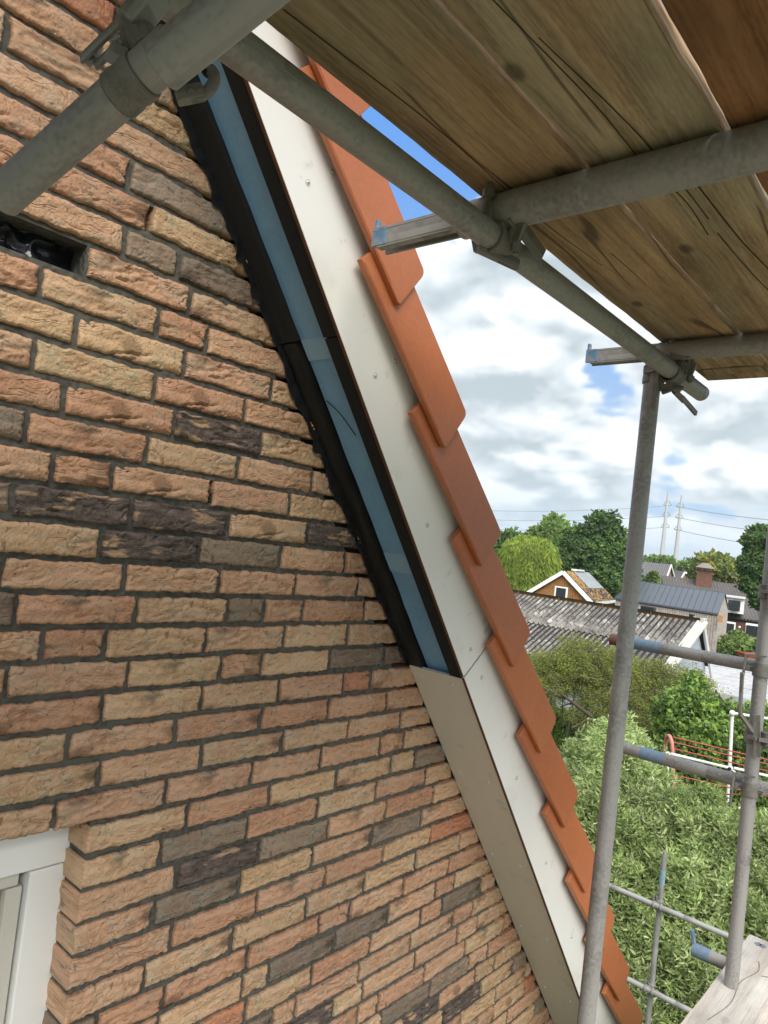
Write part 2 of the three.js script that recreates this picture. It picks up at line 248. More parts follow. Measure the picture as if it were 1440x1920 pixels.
  const rows = [
  '13:503-559r',
  '12:394-535o',
  '11:358-383t 400-552o 628-741t',
  '10:366-518o 578-788o',
  '9:363-477o 528-620o 633-843g',
  '8:372-437o 476-672o 684-899t',
  '7:435-627o 640-746g 762-944g',
  '6:574-781o 800-1000t',
  '5:397-490o 504-718t 733-832o 845-1053o',
  '4:391-561t 571-788t 800-1018o 1032-1125t',
  '3:414-495o 511-728t 739-949o 965-1170o',
  '2:422-556o 566-782o 789-1007d 1017-1223t',
  '1:430-500g 515-729o 740-952t 964-1177o 1187-1275o',
  '0:438-553o 563-665o 679-891o 899-1114o 1127-1305t',
  '-1:446-493g 503-715d 729-946d 955-1179t 1188-1379d',
  '-2:466-659t 666-879d 894-1106g 1111-1325o 1335-1411o',
  '-3:502-718o 726-940o 987-1163o 1174-1385o 1400-1467o',
  '-4:471-523g 533-751o 757-971t 1087-1197o 1210-1423o 1434-1526o',
  '-5:492-578o 594-696o 708-924t 931-1147o 1153-1368t 1375-1578o',
  '-6:474-523o 538-751o 760-974t 983-1087o 1105-1313t 1319-1527g 1539-1618g',
  '-7:507-707o 717-932t 944-1151t 1162-1372o 1385-1484r 1492-1655o',
  '-8:503-649t 659-878o 890-1107o 1126-1328o 1338-1559o 1574-1711o',
  '-9:525-719t 733-952o 964-1184t 1191-1411t 1418-1636o 1648-1754t',
  '-10:519-642t 655-874o 880-1098o 1124-1323o 1330-1554o 1566-1661o 1673-1805t',
  '-11:726-934t 950-1164o 1173-1391t 1397-1613t 1626-1725t 1738-1860g',
  '-12:715-879t 891-1105g 1149-1334o 1343-1559t 1572-1791o 1804-1916t',
  '-13:714-926o 938-1150d 1176-1381g 1399-1612o 1623-1840o 1854-1959t',
  '-14:715-882o 893-1104g 1152-1335t 1350-1565o 1579-1792g 1801-2014o',
  '-15:719-932o 944-1163o 1186-1390o 1404-1620o 1634-1850t 1856-2061r',
  '-16:721-877o 889-1103t 1149-1333t 1342-1556t 1566-1788t 1807-2020t 2029-2117o',
  '-17:795-932o 942-1155o 1182-1390o 1405-1507o 1521-1738o 1751-1969o 1974-2153o',
  '-18:1241-1459g 1465-1683g 1695-1912o 1916-2018o 2034-2202t',
  '-19:1181-1385t 1394-1614o 1629-1848o 1857-1959o 1979-2191g',
  '-20:1349-1575o 1583-1807o 1816-2034o 2043-2146o 2155-2311t',
  '-21:1616-1844o 1853-2072o 2082-2187o 2200-2358t',
  '-22:1691-1898o 1912-2128o 2149-2370t',
  '-23:1953-2163g 2173-2284o 2292-2478o',
  '-24:2014-2214o 2232-2340t',
  ];
  const map = {}; for (const s of rows) { const [k, bs] = s.split(':'); map[k] = bs.split(' ').map((b) => { const m = b.match(/(\d+)-(\d+)(\w)/); return [m[1] / 1000, m[2] / 1000, m[3]]; }); }
  const edgeAt = (y) => (1.055 * 1.593 - y) / 1.24;   // where the roof slope cuts the wall
  const kinds = 'oooooootttttttggrd'.split('');
  let nBrick = 0; const rest = {};
  const put = (x0, x1, y, kind) => {
    const w = x1 - x0; if (w < 0.02) return; const sh2 = w < 0.16, g = pick(sh2 ? short : long);
    const mat = pick(tone[kind]), m = finish(new THREE.Mesh(g, mat)); m.name = 'brick'; m.scale.set(w / (sh2 ? 0.1 : 0.21), rr(0.96, 1.04), 1); m.position.set((x0 + x1) / 2, y + EYE + rr(-0.001, 0.001), WZ + rr(-0.002, 0.0025)); m.rotation.z = rr(-0.004, 0.004); m.rotation.y = rr(-0.008, 0.008); const seen = x1 > 0.35 + (0.794 - y) * 0.131 && y > -0.98 - 0.426 * (x1 - 0.597) && y < 0.83 + 0.68 * (x1 - 0.372) && x0 < edgeAt(y) - 0.01; if (seen) { hang(m, wall); nBrick++; } else { m.updateMatrix(); (rest[kind] ??= []).push(g.clone().applyMatrix4(m.matrix)); }
  };
  for (let k = 15; k >= -32; k--) {
    const y = 0.06 + k * 0.0631, xe = edgeAt(y) + 0.012, list = (map[k] || []).map((b) => [...b]), reveal = k <= -11, x0 = reveal ? 0.717 : k > 5 ? 0.22 : 0.26;
    if (list.length) {
      const f = list[0], l = list[list.length - 1]; if (!reveal && f[1] - f[0] < 0.19 && f[0] < 0.56) f[0] = f[1] - 0.211;
      if (reveal && f[0] < 0.76) f[0] = 0.717;
      if (l[1] > xe - 0.06) l[1] = xe + 0.01;
    }
    const skip = (a) => k === 6 && a < 0.57;
    let x = x0; const fill = (to) => { let first = true; while (to - x > 0.035) { const room = to - x, w = reveal && x < 0.72 ? (k % 2 ? 0.1 : 0.211) : rnd() < 0.22 && !first ? 0.1 : 0.211; const e = room < w + 0.05 ? to - 0.011 : x + w; if (!skip(e)) put(x, e, y, pick(kinds)); x = e + 0.011; first = false; } };
    for (const b of list) { if (x > x0 && b[0] - x < 0.085) b[0] = x; if (b[0] - x > 0.035) fill(b[0]); put(Math.max(b[0], x0), b[1], y, b[2]); x = b[1] + 0.011; }
    if (xe - x > 0.035) fill(xe + 0.01);
  }
  for (const k in rest) part('brick', rest[k], tone[k][0], wall, null, 'stuff');
  // crumpled black foil in the hole left by a missing brick
  { const g = new THREE.PlaneGeometry(0.3, 0.075, 44, 14), p = g.attributes.position; for (let i = 0; i < p.count; i++) { const x = p.getX(i), y = p.getY(i), r = 1 - Math.abs(2 * noise(x * 38 + y * 20, y * 30 + 4) - 1); p.setZ(i, 0.016 * smooth(0.6, 1, r) + 0.012 * noise(x * 14, y * 18 + 30) + 0.03 * smooth(0.0, -0.04, y)); } g.computeVertexNormals(); part('foil', g.translate(0.43, 0.435 + EYE, WZ - 0.068), mats.foil, house, 'crumpled black plastic foil in the hole left by a missing brick'); }
  { part('cavity_back', boxAt(0.2, 1.2, -0.05, 0.7, WZ - 0.16, WZ - 0.115), mats.dark, house); }

  // white window in the bottom left corner
  const wz = WZ - 0.075, win = part('window', [boxAt(-0.58, 0.73, -0.70, -0.585, wz - 0.07, wz, 0.004), boxAt(0.652, 0.73, -1.95, -0.703, wz - 0.07, wz - 0.0015, 0.004)], mats.white, house, 'white window frame at the bottom left');
  part('sash', [boxAt(-0.58, 0.638, -0.728, -0.702, wz - 0.06, wz - 0.014, 0.003), boxAt(0.618, 0.648, -1.95, -0.732, wz - 0.06, wz - 0.016, 0.003)], M([0.56, 0.54, 0.48], 0.4), win);
  part('pane', boxAt(-0.58, 0.615, -1.95, -0.732, wz - 0.05, wz - 0.034), M([0.66, 0.66, 0.63], 0.12), win, 'pane with a pale blind behind it');
  part('blind_edge', boxAt(0.592, 0.599, -1.95, -0.735, wz - 0.034, wz - 0.029), mats.white, win);
  part('inner_room', boxAt(-0.7, 0.74, -2.0, -0.55, wz - 0.12, wz - 0.08), mats.dark, house);

  // verge: white boards on edge, beige underside board, open slot above it
  const FZ = -1.07, J = 1.29;                       // outer face of the white boards, and where they are jointed
  const screwAt = (o, d, par) => { const f = frameTo(o, add(o, d)); part('screw', [new THREE.SphereGeometry(0.0052, 12, 6, 0, 6.3, 0, 1.2).rotateX(Math.PI / 2).translate(0, 0, -0.0018).applyMatrix4(f), new THREE.CylinderGeometry(0.0068, 0.0068, 0.0012, 14).rotateX(Math.PI / 2).translate(0, 0, 0.0004).applyMatrix4(f), new THREE.CylinderGeometry(0.0015, 0.0015, 0.002, 6).rotateX(Math.PI / 2).translate(0, 0, 0.0036).applyMatrix4(f)], mats.screw, par); };
  const boards = [[-1.3, J - 0.0028, 'upper white verge board above the joint'], [J + 0.0028, 3.9, 'lower white verge board below the joint']].map(([a, b, l]) => {
    const m = part('fascia_board', slopeBox(a, b, 1.0575, 1.24, FZ - 0.008, FZ, 0.0008), mats.fascia, house, l);
    part('board_core', [slopeBox(a, b, 1.0555, 1.0573, FZ - 0.0078, FZ - 0.0002), slopeBox(b - 0.0008, b + 0.0004, 1.058, 1.24, FZ - 0.0078, FZ - 0.0006)], mats.core, m, 'brown core showing along the cut edge'); return m; });
  for (const t of [-0.8, -0.39, 0.024, 0.435, 0.835, 1.242]) { screwAt(RS(t, 1.117, FZ), AZ, boards[0]); if (t !== 0.835) screwAt(RS(t, 1.194, FZ), AZ, boards[0]); }
  for (const t of [1.35, 1.766, 2.183, 2.609, 3.02]) { screwAt(RS(t, 1.122, FZ), AZ, boards[1]); screwAt(RS(t, 1.2, FZ), AZ, boards[1]); }
  const SN = ND.clone().negate(), soffit = part('soffit_board', slopeBox(1.302, 3.9, 1.0585, 1.0665, WZ + 0.003, FZ - 0.009, 0.0008), mats.soffit, house, 'beige underside board along the lower roof edge');
  for (const t of [1.336, 1.74, 2.152, 2.57, 2.98]) { screwAt(RS(t, 1.0585, -1.235), SN, soffit); screwAt(RS(t, 1.0585, -1.127), SN, soffit); }
  part('board_core', slopeBox(1.3006, 1.3018, 1.059, 1.066, WZ + 0.004, FZ - 0.0095), M([0.42, 0.43, 0.42], 0.5), soffit);
  // battens
  const rough = (g, amp, f) => { const p = g.attributes.position; for (let i = 0; i < p.count; i++) { const x = p.getX(i), y = p.getY(i), z = p.getZ(i), t = x * TD.x + (y - EYE) * TD.y; p.setXYZ(i, x + ND.x * (noise(t * f, z * 300) - 0.5) * amp, y + ND.y * (noise(t * f, z * 300) - 0.5) * amp, z + (noise(t * f + 30, 5 + y * 20) - 0.5) * amp); } g.computeVertexNormals(); return g; };
  const battenBox = (t0, t1, n0, n1, z0, z1) => boxUV(new THREE.BoxGeometry(t1 - t0, n1 - n0, z1 - z0, Math.round((t1 - t0) * 120), 3, 4)).translate((t0 + t1) / 2, (n0 + n1) / 2, (z0 + z1) / 2).applyMatrix4(basis(new THREE.Vector3(0, EYE, 0), TD, ND, AZ));
  part('batten', rough(battenBox(-1.3, 0.318, 1.062, 1.092, WZ + 0.002, -1.212), 0.003, 9), mats.batten, house, 'black batten against the bricks, upper length');
  const worn = tex(256, 1024, (u, v) => { const s = smooth(0.80, 0.9, noise(u * 60, v * 5, 256)) * smooth(0.5, 0.62, fbm(u * 3, v * 4, 3, 256)); return [mix(0.009, 0.2, s), mix(0.009, 0.185, s), mix(0.009, 0.15, s)]; });
  const wornG = rough(battenBox(0.322, 3.9, 1.062, 1.092, WZ + 0.002, -1.222), 0.008, 13);
  { const p = wornG.attributes.position, uv = wornG.attributes.uv; for (let i = 0; i < p.count; i++) { const t = p.getX(i) * TD.x + (p.getY(i) - EYE) * TD.y, n = p.getX(i) * ND.x + (p.getY(i) - EYE) * ND.y; uv.setXY(i, (p.getZ(i) + n) * 3.5, t * 0.9); } }
  part('batten', wornG, M([1, 1, 1], 0.6, { map: worn, bumpMap: worn, bumpScale: 0.001 }), house, 'scratched black batten against the bricks, lower length');
  part('batten', [battenBox(-1.3, 0.318, 1.06, 1.1, -1.123, FZ - 0.0085), battenBox(0.321, 3.9, 1.06, 1.1, -1.1215, FZ - 0.0085)], mats.batten, house, 'black batten behind the white board');
  part('blue_sheet', rough(battenBox(-1.3, 3.9, 1.076, 1.099, -1.212, -1.1), 0.005, 7), mats.blue, house, 'blue coated sheet in the open slot');
  for (const [t, w] of [[0.345, 0.05], [0.935, 0.06]]) part('tape', slopeBox(t - w / 2, t + w / 2, 1.0745, 1.0752, -1.211, -1.118), mats.tape, house, 'shiny grey tape across the blue sheet');
  part('wire', new THREE.TubeGeometry(new THREE.CatmullRomCurve3([RS(0.47, 1.075, -1.205), RS(0.5, 1.068, -1.17), RS(0.56, 1.072, -1.15)]), 12, 0.0013, 6), mats.dark, house);
  // torn membrane along the edge of the bricks
  { const g = new THREE.PlaneGeometry(2.0, 0.05, 400, 4), p = g.attributes.position; for (let i = 0; i < p.count; i++) { const t = p.getX(i) + 0.28, y = p.getY(i), low = y < -0.01; p.setXYZ(i, t, 1.06 + y * 0.5 + (low ? -0.003 - 0.012 * smooth(0.5, 0.8, fbm(t * 7, 3, 3)) + 0.004 * (noise(t * 70, 7) - 0.5) - 0.012 * smooth(0.72, 0.9, noise(t * 26, 19)) : 0), WZ + 0.003 + 0.006 * (noise(t * 60, y * 60 + 3) - 0.3) + (low ? 0.003 : 0)); } g.computeVertexNormals(); part('membrane', g.applyMatrix4(basis(new THREE.Vector3(0, EYE, 0), TD, ND, AZ)), mats.foil, house, 'torn black membrane along the edge of the bricks'); }

  // roof body and verge tiles
  const roof = part('roof', [slopeBox(-2.2, 3.95, 1.1, 1.25, -9, FZ - 0.009)], mats.dark, house, 'orange tiled roof edge');
  part('roof', slab(RS(-2.2, 1.25, -9), RS(-2.2, 1.25, FZ - 0.02), add(RS(-2.2, 1.25, FZ - 0.02), new THREE.Vector3(-3, -3.7, 0)), add(RS(-2.2, 1.25, -9), new THREE.Vector3(-3, -3.7, 0)), 0.1), mats.tile, house);
  const prof = new THREE.Shape(); const L = 0.474, ch = 0.014;
  prof.moveTo(-L, 0); prof.lineTo(-0.004, 0.0); prof.lineTo(0, 0.003); prof.lineTo(-0.0150, 0.105); prof.quadraticCurveTo(-0.0175, 0.1185, -0.029, 0.1195); prof.lineTo(-0.05, 0.12); prof.lineTo(-L, 0.12); prof.closePath();
  const flange = boxUV(new THREE.ExtrudeGeometry(prof, { depth: 0.010, bevelEnabled: true, bevelThickness: 0.0025, bevelSize: 0.0025, bevelSegments: 3, curveSegments: 8 })).translate(0, 0, -0.0125);
  const top = box(L - 0.06, 0.016, 0.33, 0.004).translate(-L / 2 - 0.03, 0.109, -0.178), rib = box(L - 0.05, 0.006, 0.003, 0.001).translate(-L / 2 - 0.02, 0.004, -0.0005);
  const tileGeo = mergeGeometries([flange, top, rib].map((g) => { g = g.index ? g.toNonIndexed() : g; return g; }));
  const tone2 = [[0.46, 0.145, 0.055], [0.48, 0.155, 0.06], [0.44, 0.137, 0.052]].map((c) => M(c, 0.42, { map: faint, bumpMap: grit, bumpScale: 0.0003 }));
  for (let i = -4; i < 11; i++) {
    const t0 = 0.313 + 0.3555 * i, m = finish(new THREE.Mesh(tileGeo, tone2[(i + 9) % 3])); m.name = 'roof_tile';
    const tilt = Math.atan2(0.047, L), tuck = Math.atan2(0.022, L);
    const x = TD.clone().multiplyScalar(Math.cos(tilt)).addScaledVector(ND, Math.sin(tilt)), x2 = x.clone().multiplyScalar(Math.cos(tuck)).addScaledVector(AZ, Math.sin(tuck)), y = ND.clone().multiplyScalar(Math.cos(tilt)).addScaledVector(TD, -Math.sin(tilt)), z = x2.clone().cross(y);
    m.applyMatrix4(basis(RS(t0, 1.213, -1.02 + rr(-0.0012, 0.0012)), x2, y, z)); hang(m, roof);
  }
}

// ---------------------------------------------------------------- scaffold
const scaffold = thing('scaffold', 'galvanised scaffold of poles, ledgers, clamps and guard rails around the gable', 'scaffold', new THREE.Vector3(1.89, 0, -0.74));
// a clamp that joins two tubes: bands round both, hinge block, bolt with nut and a driven wedge
const sleeve = (r, w) => new THREE.LatheGeometry([[r - 0.005, -w / 2], [r - 0.001, -w / 2], [r, -w / 2 + 0.0015], [r, -w / 6], [r - 0.0012, 0], [r, w / 6], [r, w / 2 - 0.0015], [r - 0.001, w / 2], [r - 0.005, w / 2]].map(([x, y]) => new THREE.Vector2(x, y)), 32).rotateX(Math.PI / 2);
function coupler(p, d1, d2, off, r = 0.0225, label) {
  const o = off.clone().normalize(), a = p.clone().addScaledVector(o, -r - 0.002), b = p.clone().addScaledVector(o, r + 0.002), gs = [];
  const band = (c, d, s) => { gs.push(sleeve(r + 0.0052, 0.048).applyMatrix4(frameTo(c, c.clone().addScaledVector(d, 1))));
    const side = d.clone().cross(o).normalize();
    for (const e of [-1, 1]) gs.push(bar(c.clone().addScaledVector(side, e * (r + 0.003)).addScaledVector(o, -s * 0.012), c.clone().addScaledVector(side, e * (r + 0.027)).addScaledVector(o, -s * 0.004), 0.034, 0.011, 0.002, d));
    const q = c.clone().addScaledVector(side, r + 0.018); gs.push(rod(q.clone().addScaledVector(o, -0.03), q.clone().addScaledVector(o, 0.034), 0.0058, 10), rod(q.clone().addScaledVector(o, s * 0.012), q.clone().addScaledVector(o, s * 0.026), 0.0105, 6)); };
  band(a, d1, -1); band(b, d2, 1);
  gs.push(box(0.046, 0.046, 0.026, 0.004).applyMatrix4(frameTo(p.clone().addScaledVector(o, -0.013), p.clone().addScaledVector(o, 0.013), d1)).translate(0, 0, 0));
  const s2 = d2.clone().cross(o).normalize(), w0 = b.clone().addScaledVector(s2, -(r + 0.016)).addScaledVector(d2, -0.03); gs.push(bar(w0, w0.clone().addScaledVector(d1, 0.0).addScaledVector(s2, -0.012).addScaledVector(o, 0.075).addScaledVector(d2, 0.02), 0.020, 0.006, 0.001, d2));
  return part('coupler', gs, mats.clamp, scaffold, label);
}
const tubeR = 0.0225;
const tube = (name, a, b, r, mat, label) => part(name, pipe(a, b, r), mat, scaffold, label);
const band = (a, b, t0, t1, r, mat, parent, label) => part('paint_band', new THREE.CylinderGeometry(r, r, a.distanceTo(b) * (t1 - t0), 28, 1, true).rotateX(Math.PI / 2).applyMatrix4(frameTo(lerpV(a, b, (t0 + t1) / 2), b)), mat, parent, label);
{
  const LY = 0.537, LZ = -0.688;
  tube('ledger', V(0.1, LY, LZ), V(2.13, LY, LZ), tubeR, mats.zinc, 'long ledger running along the gable under the planks');
  // near tube with the tie running down from it to the wall
  const n0 = P(300, 126, 0.60), n1 = P(640, -150, 0.545), t0 = P(330, 86, 0.655), t1 = P(2, 372, 0.745);
  tube('transom', n0, n1, 0.0205, mats.zinc, 'nearest dark transom crossing the top left corner');
  tube('tie', t0, t1, 0.0203, mats.zinc, 'tie running from the top clamp down to the wall');
  { // clamp at the top left: sleeve, forked wedge and hook bolt
    const c = P(268, 150, 0.66), d = t1.clone().sub(t0).normalize(), x = XR.clone(), gs = [];
    const q = (u, v, w = 0) => add(c, d.clone().multiplyScalar(u), side.clone().multiplyScalar(v), out.clone().multiplyScalar(w)); const out = ray(268, 150).negate(), side = d.clone().cross(out).normalize();
    const sc = t0.clone().lerp(t1, 0.235); gs.push(sleeve(0.0224, 0.036).applyMatrix4(frameTo(sc, t1)));
    part('coupler', gs, mats.clamp, scaffold, 'dark clamp at the top left');
    part('wedge', [bar(P(262, 5, 0.68), P(152, 112, 0.72), 0.004, 0.011, 0.001), bar(P(262, 45, 0.68), P(180, 124, 0.72), 0.004, 0.010, 0.001), bar(P(165, 108, 0.719), P(176, 118, 0.719), 0.004, 0.012, 0.001), bar(P(205, 95, 0.70), P(236, 112, 0.69), 0.006, 0.02, 0.001), bar(P(300, -20, 0.68), P(245, 50, 0.68), 0.03, 0.02, 0.004)], mats.zinc, scaffold, 'forked wedge of the top left clamp');
    const hk = new THREE.CatmullRomCurve3([P(352, 172, 0.66), P(378, 178, 0.665), P(398, 160, 0.67), P(402, 142, 0.672), P(392, 130, 0.672), P(385, 136, 0.67)]);
    part('hook', [new THREE.TubeGeometry(hk, 24, 0.0058, 8), bar(P(330, 182, 0.66), P(382, 172, 0.665), 0.012, 0.014, 0.002), new THREE.SphereGeometry(0.019, 16, 10).scale(1, 0.8, 1).translate(...P(262, 70, 0.69).toArray()), rod(P(248, 40, 0.685), P(275, 92, 0.68), 0.013, 12)], mats.clamp, scaffold, 'hook and bolt of the top left clamp');
  }
  // transoms carrying the planks, with flattened blue painted ends
  const transom = (x, y, z0, z1, r, label) => {
    const m = tube('transom', V(x, y, z1), V(x, y, z0 + 0.2), r, mats.zinc, label);
    const w = 0.0225;
    part('transom_end', [boxAt(x - w, x + w, y + 0.012, y + 0.018, z0, z0 + 0.23, 0.001), boxAt(x - w, x - w + 0.006, y - 0.018, y + 0.0115, z0, z0 + 0.23, 0.001), boxAt(x + w - 0.006, x + w, y - 0.018, y + 0.0115, z0, z0 + 0.23, 0.001), boxAt(x - w, x - w + 0.016, y - 0.0225, y - 0.0185, z0 + 0.012, z0 + 0.23, 0.001)], mats.zinc, scaffold, 'channel end of the transom');
    part('paint_band', [boxAt(x - w - 0.001, x + w + 0.001, y + 0.0115, y + 0.0185, z0 - 0.002, z0 + 0.03, 0.001), boxAt(x - w - 0.001, x - w + 0.007, y - 0.0185, y + 0.0115, z0 - 0.002, z0 + 0.035, 0.001)], mats.paintBlue, scaffold, 'blue painted tip');
    part('lug', boxAt(x - w, x - w + 0.012, y + 0.018, y + 0.036, z0, z0 + 0.008, 0.002), mats.paintBlue, scaffold); return m; };
  transom(1.0, 0.588, -0.965, 0.55, 0.0315, 'first transom under the planks, reaching the roof tiles');
  transom(1.877, 0.592, -0.925, 0.55, 0.0255, 'far transom under the plank ends beside the pole');
  coupler(V(1.0, 0.56, LZ), AX, AZ, AY, tubeR, 'clamp joining the ledger and the first transom');
  part('wedge', [bar(V(0.985, 0.572, -0.655), V(1.075, 0.53, -0.64), 0.005, 0.03, 0.001, AY), bar(V(0.965, 0.515, -0.70), V(1.04, 0.505, -0.665), 0.012, 0.02, 0.003)], mats.clamp, scaffold, 'flap of the clamp on the ledger');
  // the upright behind the ledger's far end
  const SX = 1.885, SZ = -0.74;
  tube('pole', V(SX, -5.8, SZ), V(SX, 0.612, SZ), tubeR, mats.zinc, 'tall upright pole right of the roof edge');
  coupler(V(SX, LY - 0.005, (LZ + SZ) / 2), AY, AX, AZ, tubeR, 'clamp joining the ledger to the upright pole');
  coupler(V(SX + 0.02, 0.565, LZ), AX, AZ, AY, tubeR, 'clamp joining the ledger and the far transom');
  part('wedge', [bar(V(SX - 0.042, 0.545, SZ + 0.02), V(SX - 0.046, 0.43, SZ + 0.022), 0.006, 0.022, 0.001, AZ), bar(V(SX + 0.03, 0.475, LZ + 0.02), V(SX + 0.11, 0.447, LZ + 0.035), 0.008, 0.014, 0.002), rod(V(SX + 0.0, 0.485, LZ + 0.01), V(SX + 0.05, 0.47, LZ + 0.02), 0.008)], mats.clamp, scaffold, 'wedge and bolt below the ledger end');
  // far upright with two guard rails running back past the roof corner
  const FX = 2.77, FZ2 = -0.602, RX = FX + 0.05;
  tube('pole', V(FX, -5.8, FZ2), V(FX, 0.35, FZ2), tubeR, mats.zinc, 'upright pole at the right edge of the picture');
  const rails = [[-0.287, -1.165, 'upper guard rail with a worn blue band'], [-0.698, -1.11, 'lower guard rail with a worn blue band']];
  rails.forEach(([y, z0, l], i) => { const a = V(RX, y, z0), b = V(RX, y, 0.7); tube('guard_rail', a, b, tubeR, mats.zinc, l); const LZZ = 0.7 - z0;
    const s = i ? [0.06, 0.11] : [0.051, 0.107]; band(a, b, s[0], s[1], tubeR + 0.0005, mats.paintBlue, scaffold, 'blue paint band'); if (!i) band(a, b, -0.001, 0.02, tubeR + 0.0005, mats.rust, scaffold, 'rusty rail end');
    coupler(V((FX + RX) / 2, y - 0.004, FZ2), AY, AZ, AX, tubeR, 'clamp of the ' + (i ? 'lower' : 'upper') + ' guard rail');
    part('wedge', [bar(V(FX - 0.03, y + 0.045, FZ2 - 0.045), V(FX - 0.03, y - 0.075, FZ2 - 0.05), 0.006, 0.016, 0.001, AX), bar(V(FX - 0.03, y + 0.042, FZ2 - 0.05), V(FX - 0.03, y + 0.046, FZ2 + 0.02), 0.006, 0.006, 0.001)], mats.clamp, scaffold); });
  // small clamp with a wedge between the rails and one higher up
  for (const y of [-0.52, -0.02]) { coupler(V(FX, y, FZ2 + 0.02), AY, AY, AZ, tubeR * 0.99, 'spare clamp on the right-hand pole'); part('wedge', bar(V(FX - 0.045, y + 0.08, FZ2 + 0.01), V(FX - 0.035, y - 0.06, FZ2 + 0.02), 0.008, 0.022, 0.001, AZ), mats.clamp, scaffold); }
  part('coupler_arm', [bar(V(FX - 0.04, -0.50, FZ2), V(FX - 0.1, -0.44, FZ2 - 0.03), 0.014, 0.014, 0.003), bar(V(FX - 0.1, -0.44, FZ2 - 0.03), V(FX - 0.1, -0.30, FZ2 - 0.035), 0.012, 0.012, 0.003)], mats.clamp, scaffold, 'bent arm on the right-hand pole');
  // transom under the lower deck, its blue end sticking out
  tube('transom', V(3.02, -1.424, -0.80), V(3.02, -1.424, 0.6), 0.024, mats.zinc, 'transom end with a blue tip under the pale plank'); band(V(3.02, -1.424, -0.80), V(3.02, -1.424, 0.6), 0, 0.045, 0.0245, mats.paintBlue, scaffold, 'blue tip');
  part('lug', bar(V(3.02, -1.405, -0.797), V(3.02, -1.355, -0.81), 0.02, 0.012, 0.003), mats.paintBlue, scaffold);
  tube('ledger', V(0.2, -1.424 - 0.05, -0.4), V(3.4, -1.474, -0.4), tubeR, mats.zinc, 'ledger under the lower planks');
}
// low scaffold farther down beside the bush
{
  const low = thing('low_scaffold', 'thin low scaffold of one post and two rails before the big bush', 'scaffold', V(5.76, -5.8, -1.76));
  const z = mats.zinc, lx = 5.71;
  const a = P(1246, 1604, 6.05); const px = a.x, pz = a.z;
  part('pole', [pipe(new THREE.Vector3(px, 0, pz), a, 0.0225), pipe(add(a, AY.clone().multiplyScalar(-0.05)), add(a, AY.clone().multiplyScalar(0.035)), 0.0165)], z, low);
  band(new THREE.Vector3(px, 0, pz), a, 0.93, 0.965, 0.023, M([0.22, 0.33, 0.40], 0.7, { map: zincMap }), low, 'worn pale blue band');
  for (const [py, l] of [[1697, 'upper thin rail'], [1852, 'lower thin rail']]) {
    const c = P(1237, py, 6.02), q = new THREE.Vector3(px - 0.05, c.y, pz), e0 = add(q, new THREE.Vector3(0, 0, -1.3)), e1 = add(q, new THREE.Vector3(0, 0, 2.2)); part('guard_rail', pipe(e0, e1, 0.0225), z, low, l);
    if (py < 1800) band(e0, e1, 0.58, 0.64, 0.023, mats.paintBlue, low, 'blue paint band');
    const gs = []; for (const k of [-0.03, 0.03]) gs.push(new THREE.TorusGeometry(0.027, 0.006, 6, 18).scale(1, 1, 1.6).applyMatrix4(frameTo(add(q, new THREE.Vector3(0, 0, k)), add(q, new THREE.Vector3(0, 0, k + 0.1)))), new THREE.TorusGeometry(0.027, 0.006, 6, 18).scale(1, 1, 1.6).applyMatrix4(frameTo(new THREE.Vector3(px, c.y + k, pz), new THREE.Vector3(px, c.y + k + 0.1, pz))));
    gs.push(box(0.06, 0.05, 0.05, 0.006).translate(px - 0.025, c.y, pz), rod(new THREE.Vector3(px - 0.06, c.y - 0.03, pz + 0.045), new THREE.Vector3(px + 0.05, c.y - 0.03, pz + 0.045), 0.008), rod(new THREE.Vector3(px - 0.03, c.y - 0.05, pz - 0.045), new THREE.Vector3(px - 0.03, c.y + 0.07, pz - 0.045), 0.008)); part('coupler', gs, mats.clamp, low);
  }
}
// planks
function plank(x0, x1, y0, y1, z0, z1, map, label, group, o = {}) {
  const n = Math.round((x1 - x0) * 40), g = new THREE.BoxGeometry(x1 - x0, y1 - y0, z1 - z0, n, 2, 8), p = g.attributes.position, s = rnd() * 50; const w = (z1 - z0) / 2, h = (y1 - y0) / 2;
  for (let i = 0; i < p.count; i++) { let x = p.getX(i), y = p.getY(i), z = p.getZ(i); const e = Math.abs(z) > w - 1e-4; if (e) { z += (noise(x * 9 + s, Math.sign(z) * 7 + s) - 0.5) * 0.003 + (noise(x * 40 + s, y * 90) - 0.5) * 0.0025; if (Math.abs(y) > h - 1e-4) { z -= Math.sign(z) * 0.003; } } y += (noise(x * 2 + s, z * 12 + s) - 0.5) * 0.004; p.setXYZ(i, x, y, z); }
  g.computeVertexNormals(); boxUV(g); const uv = g.attributes.uv, nn = g.attributes.normal, ou = rnd(), ov = rnd(); for (let i = 0; i < uv.count; i++) { const side = Math.abs(nn.getZ(i)) > 0.7; uv.setXY(i, side ? p.getX(i) / 2.4 + ou : uv.getX(i) / 2.4 + ou, (side ? p.getY(i) : uv.getY(i)) / 0.6 + ov); }
  const root = thing('plank', label, 'plank', V((x0 + x1) / 2, y0, (z0 + z1) / 2), group);
  part('board', g.translate((x0 + x1) / 2, (y0 + y1) / 2 + EYE, (z0 + z1) / 2), M(o.tint || [1, 1, 1], 0.85, { map, bumpMap: grainBump, bumpScale: 0.0016 }), root); return root;
}
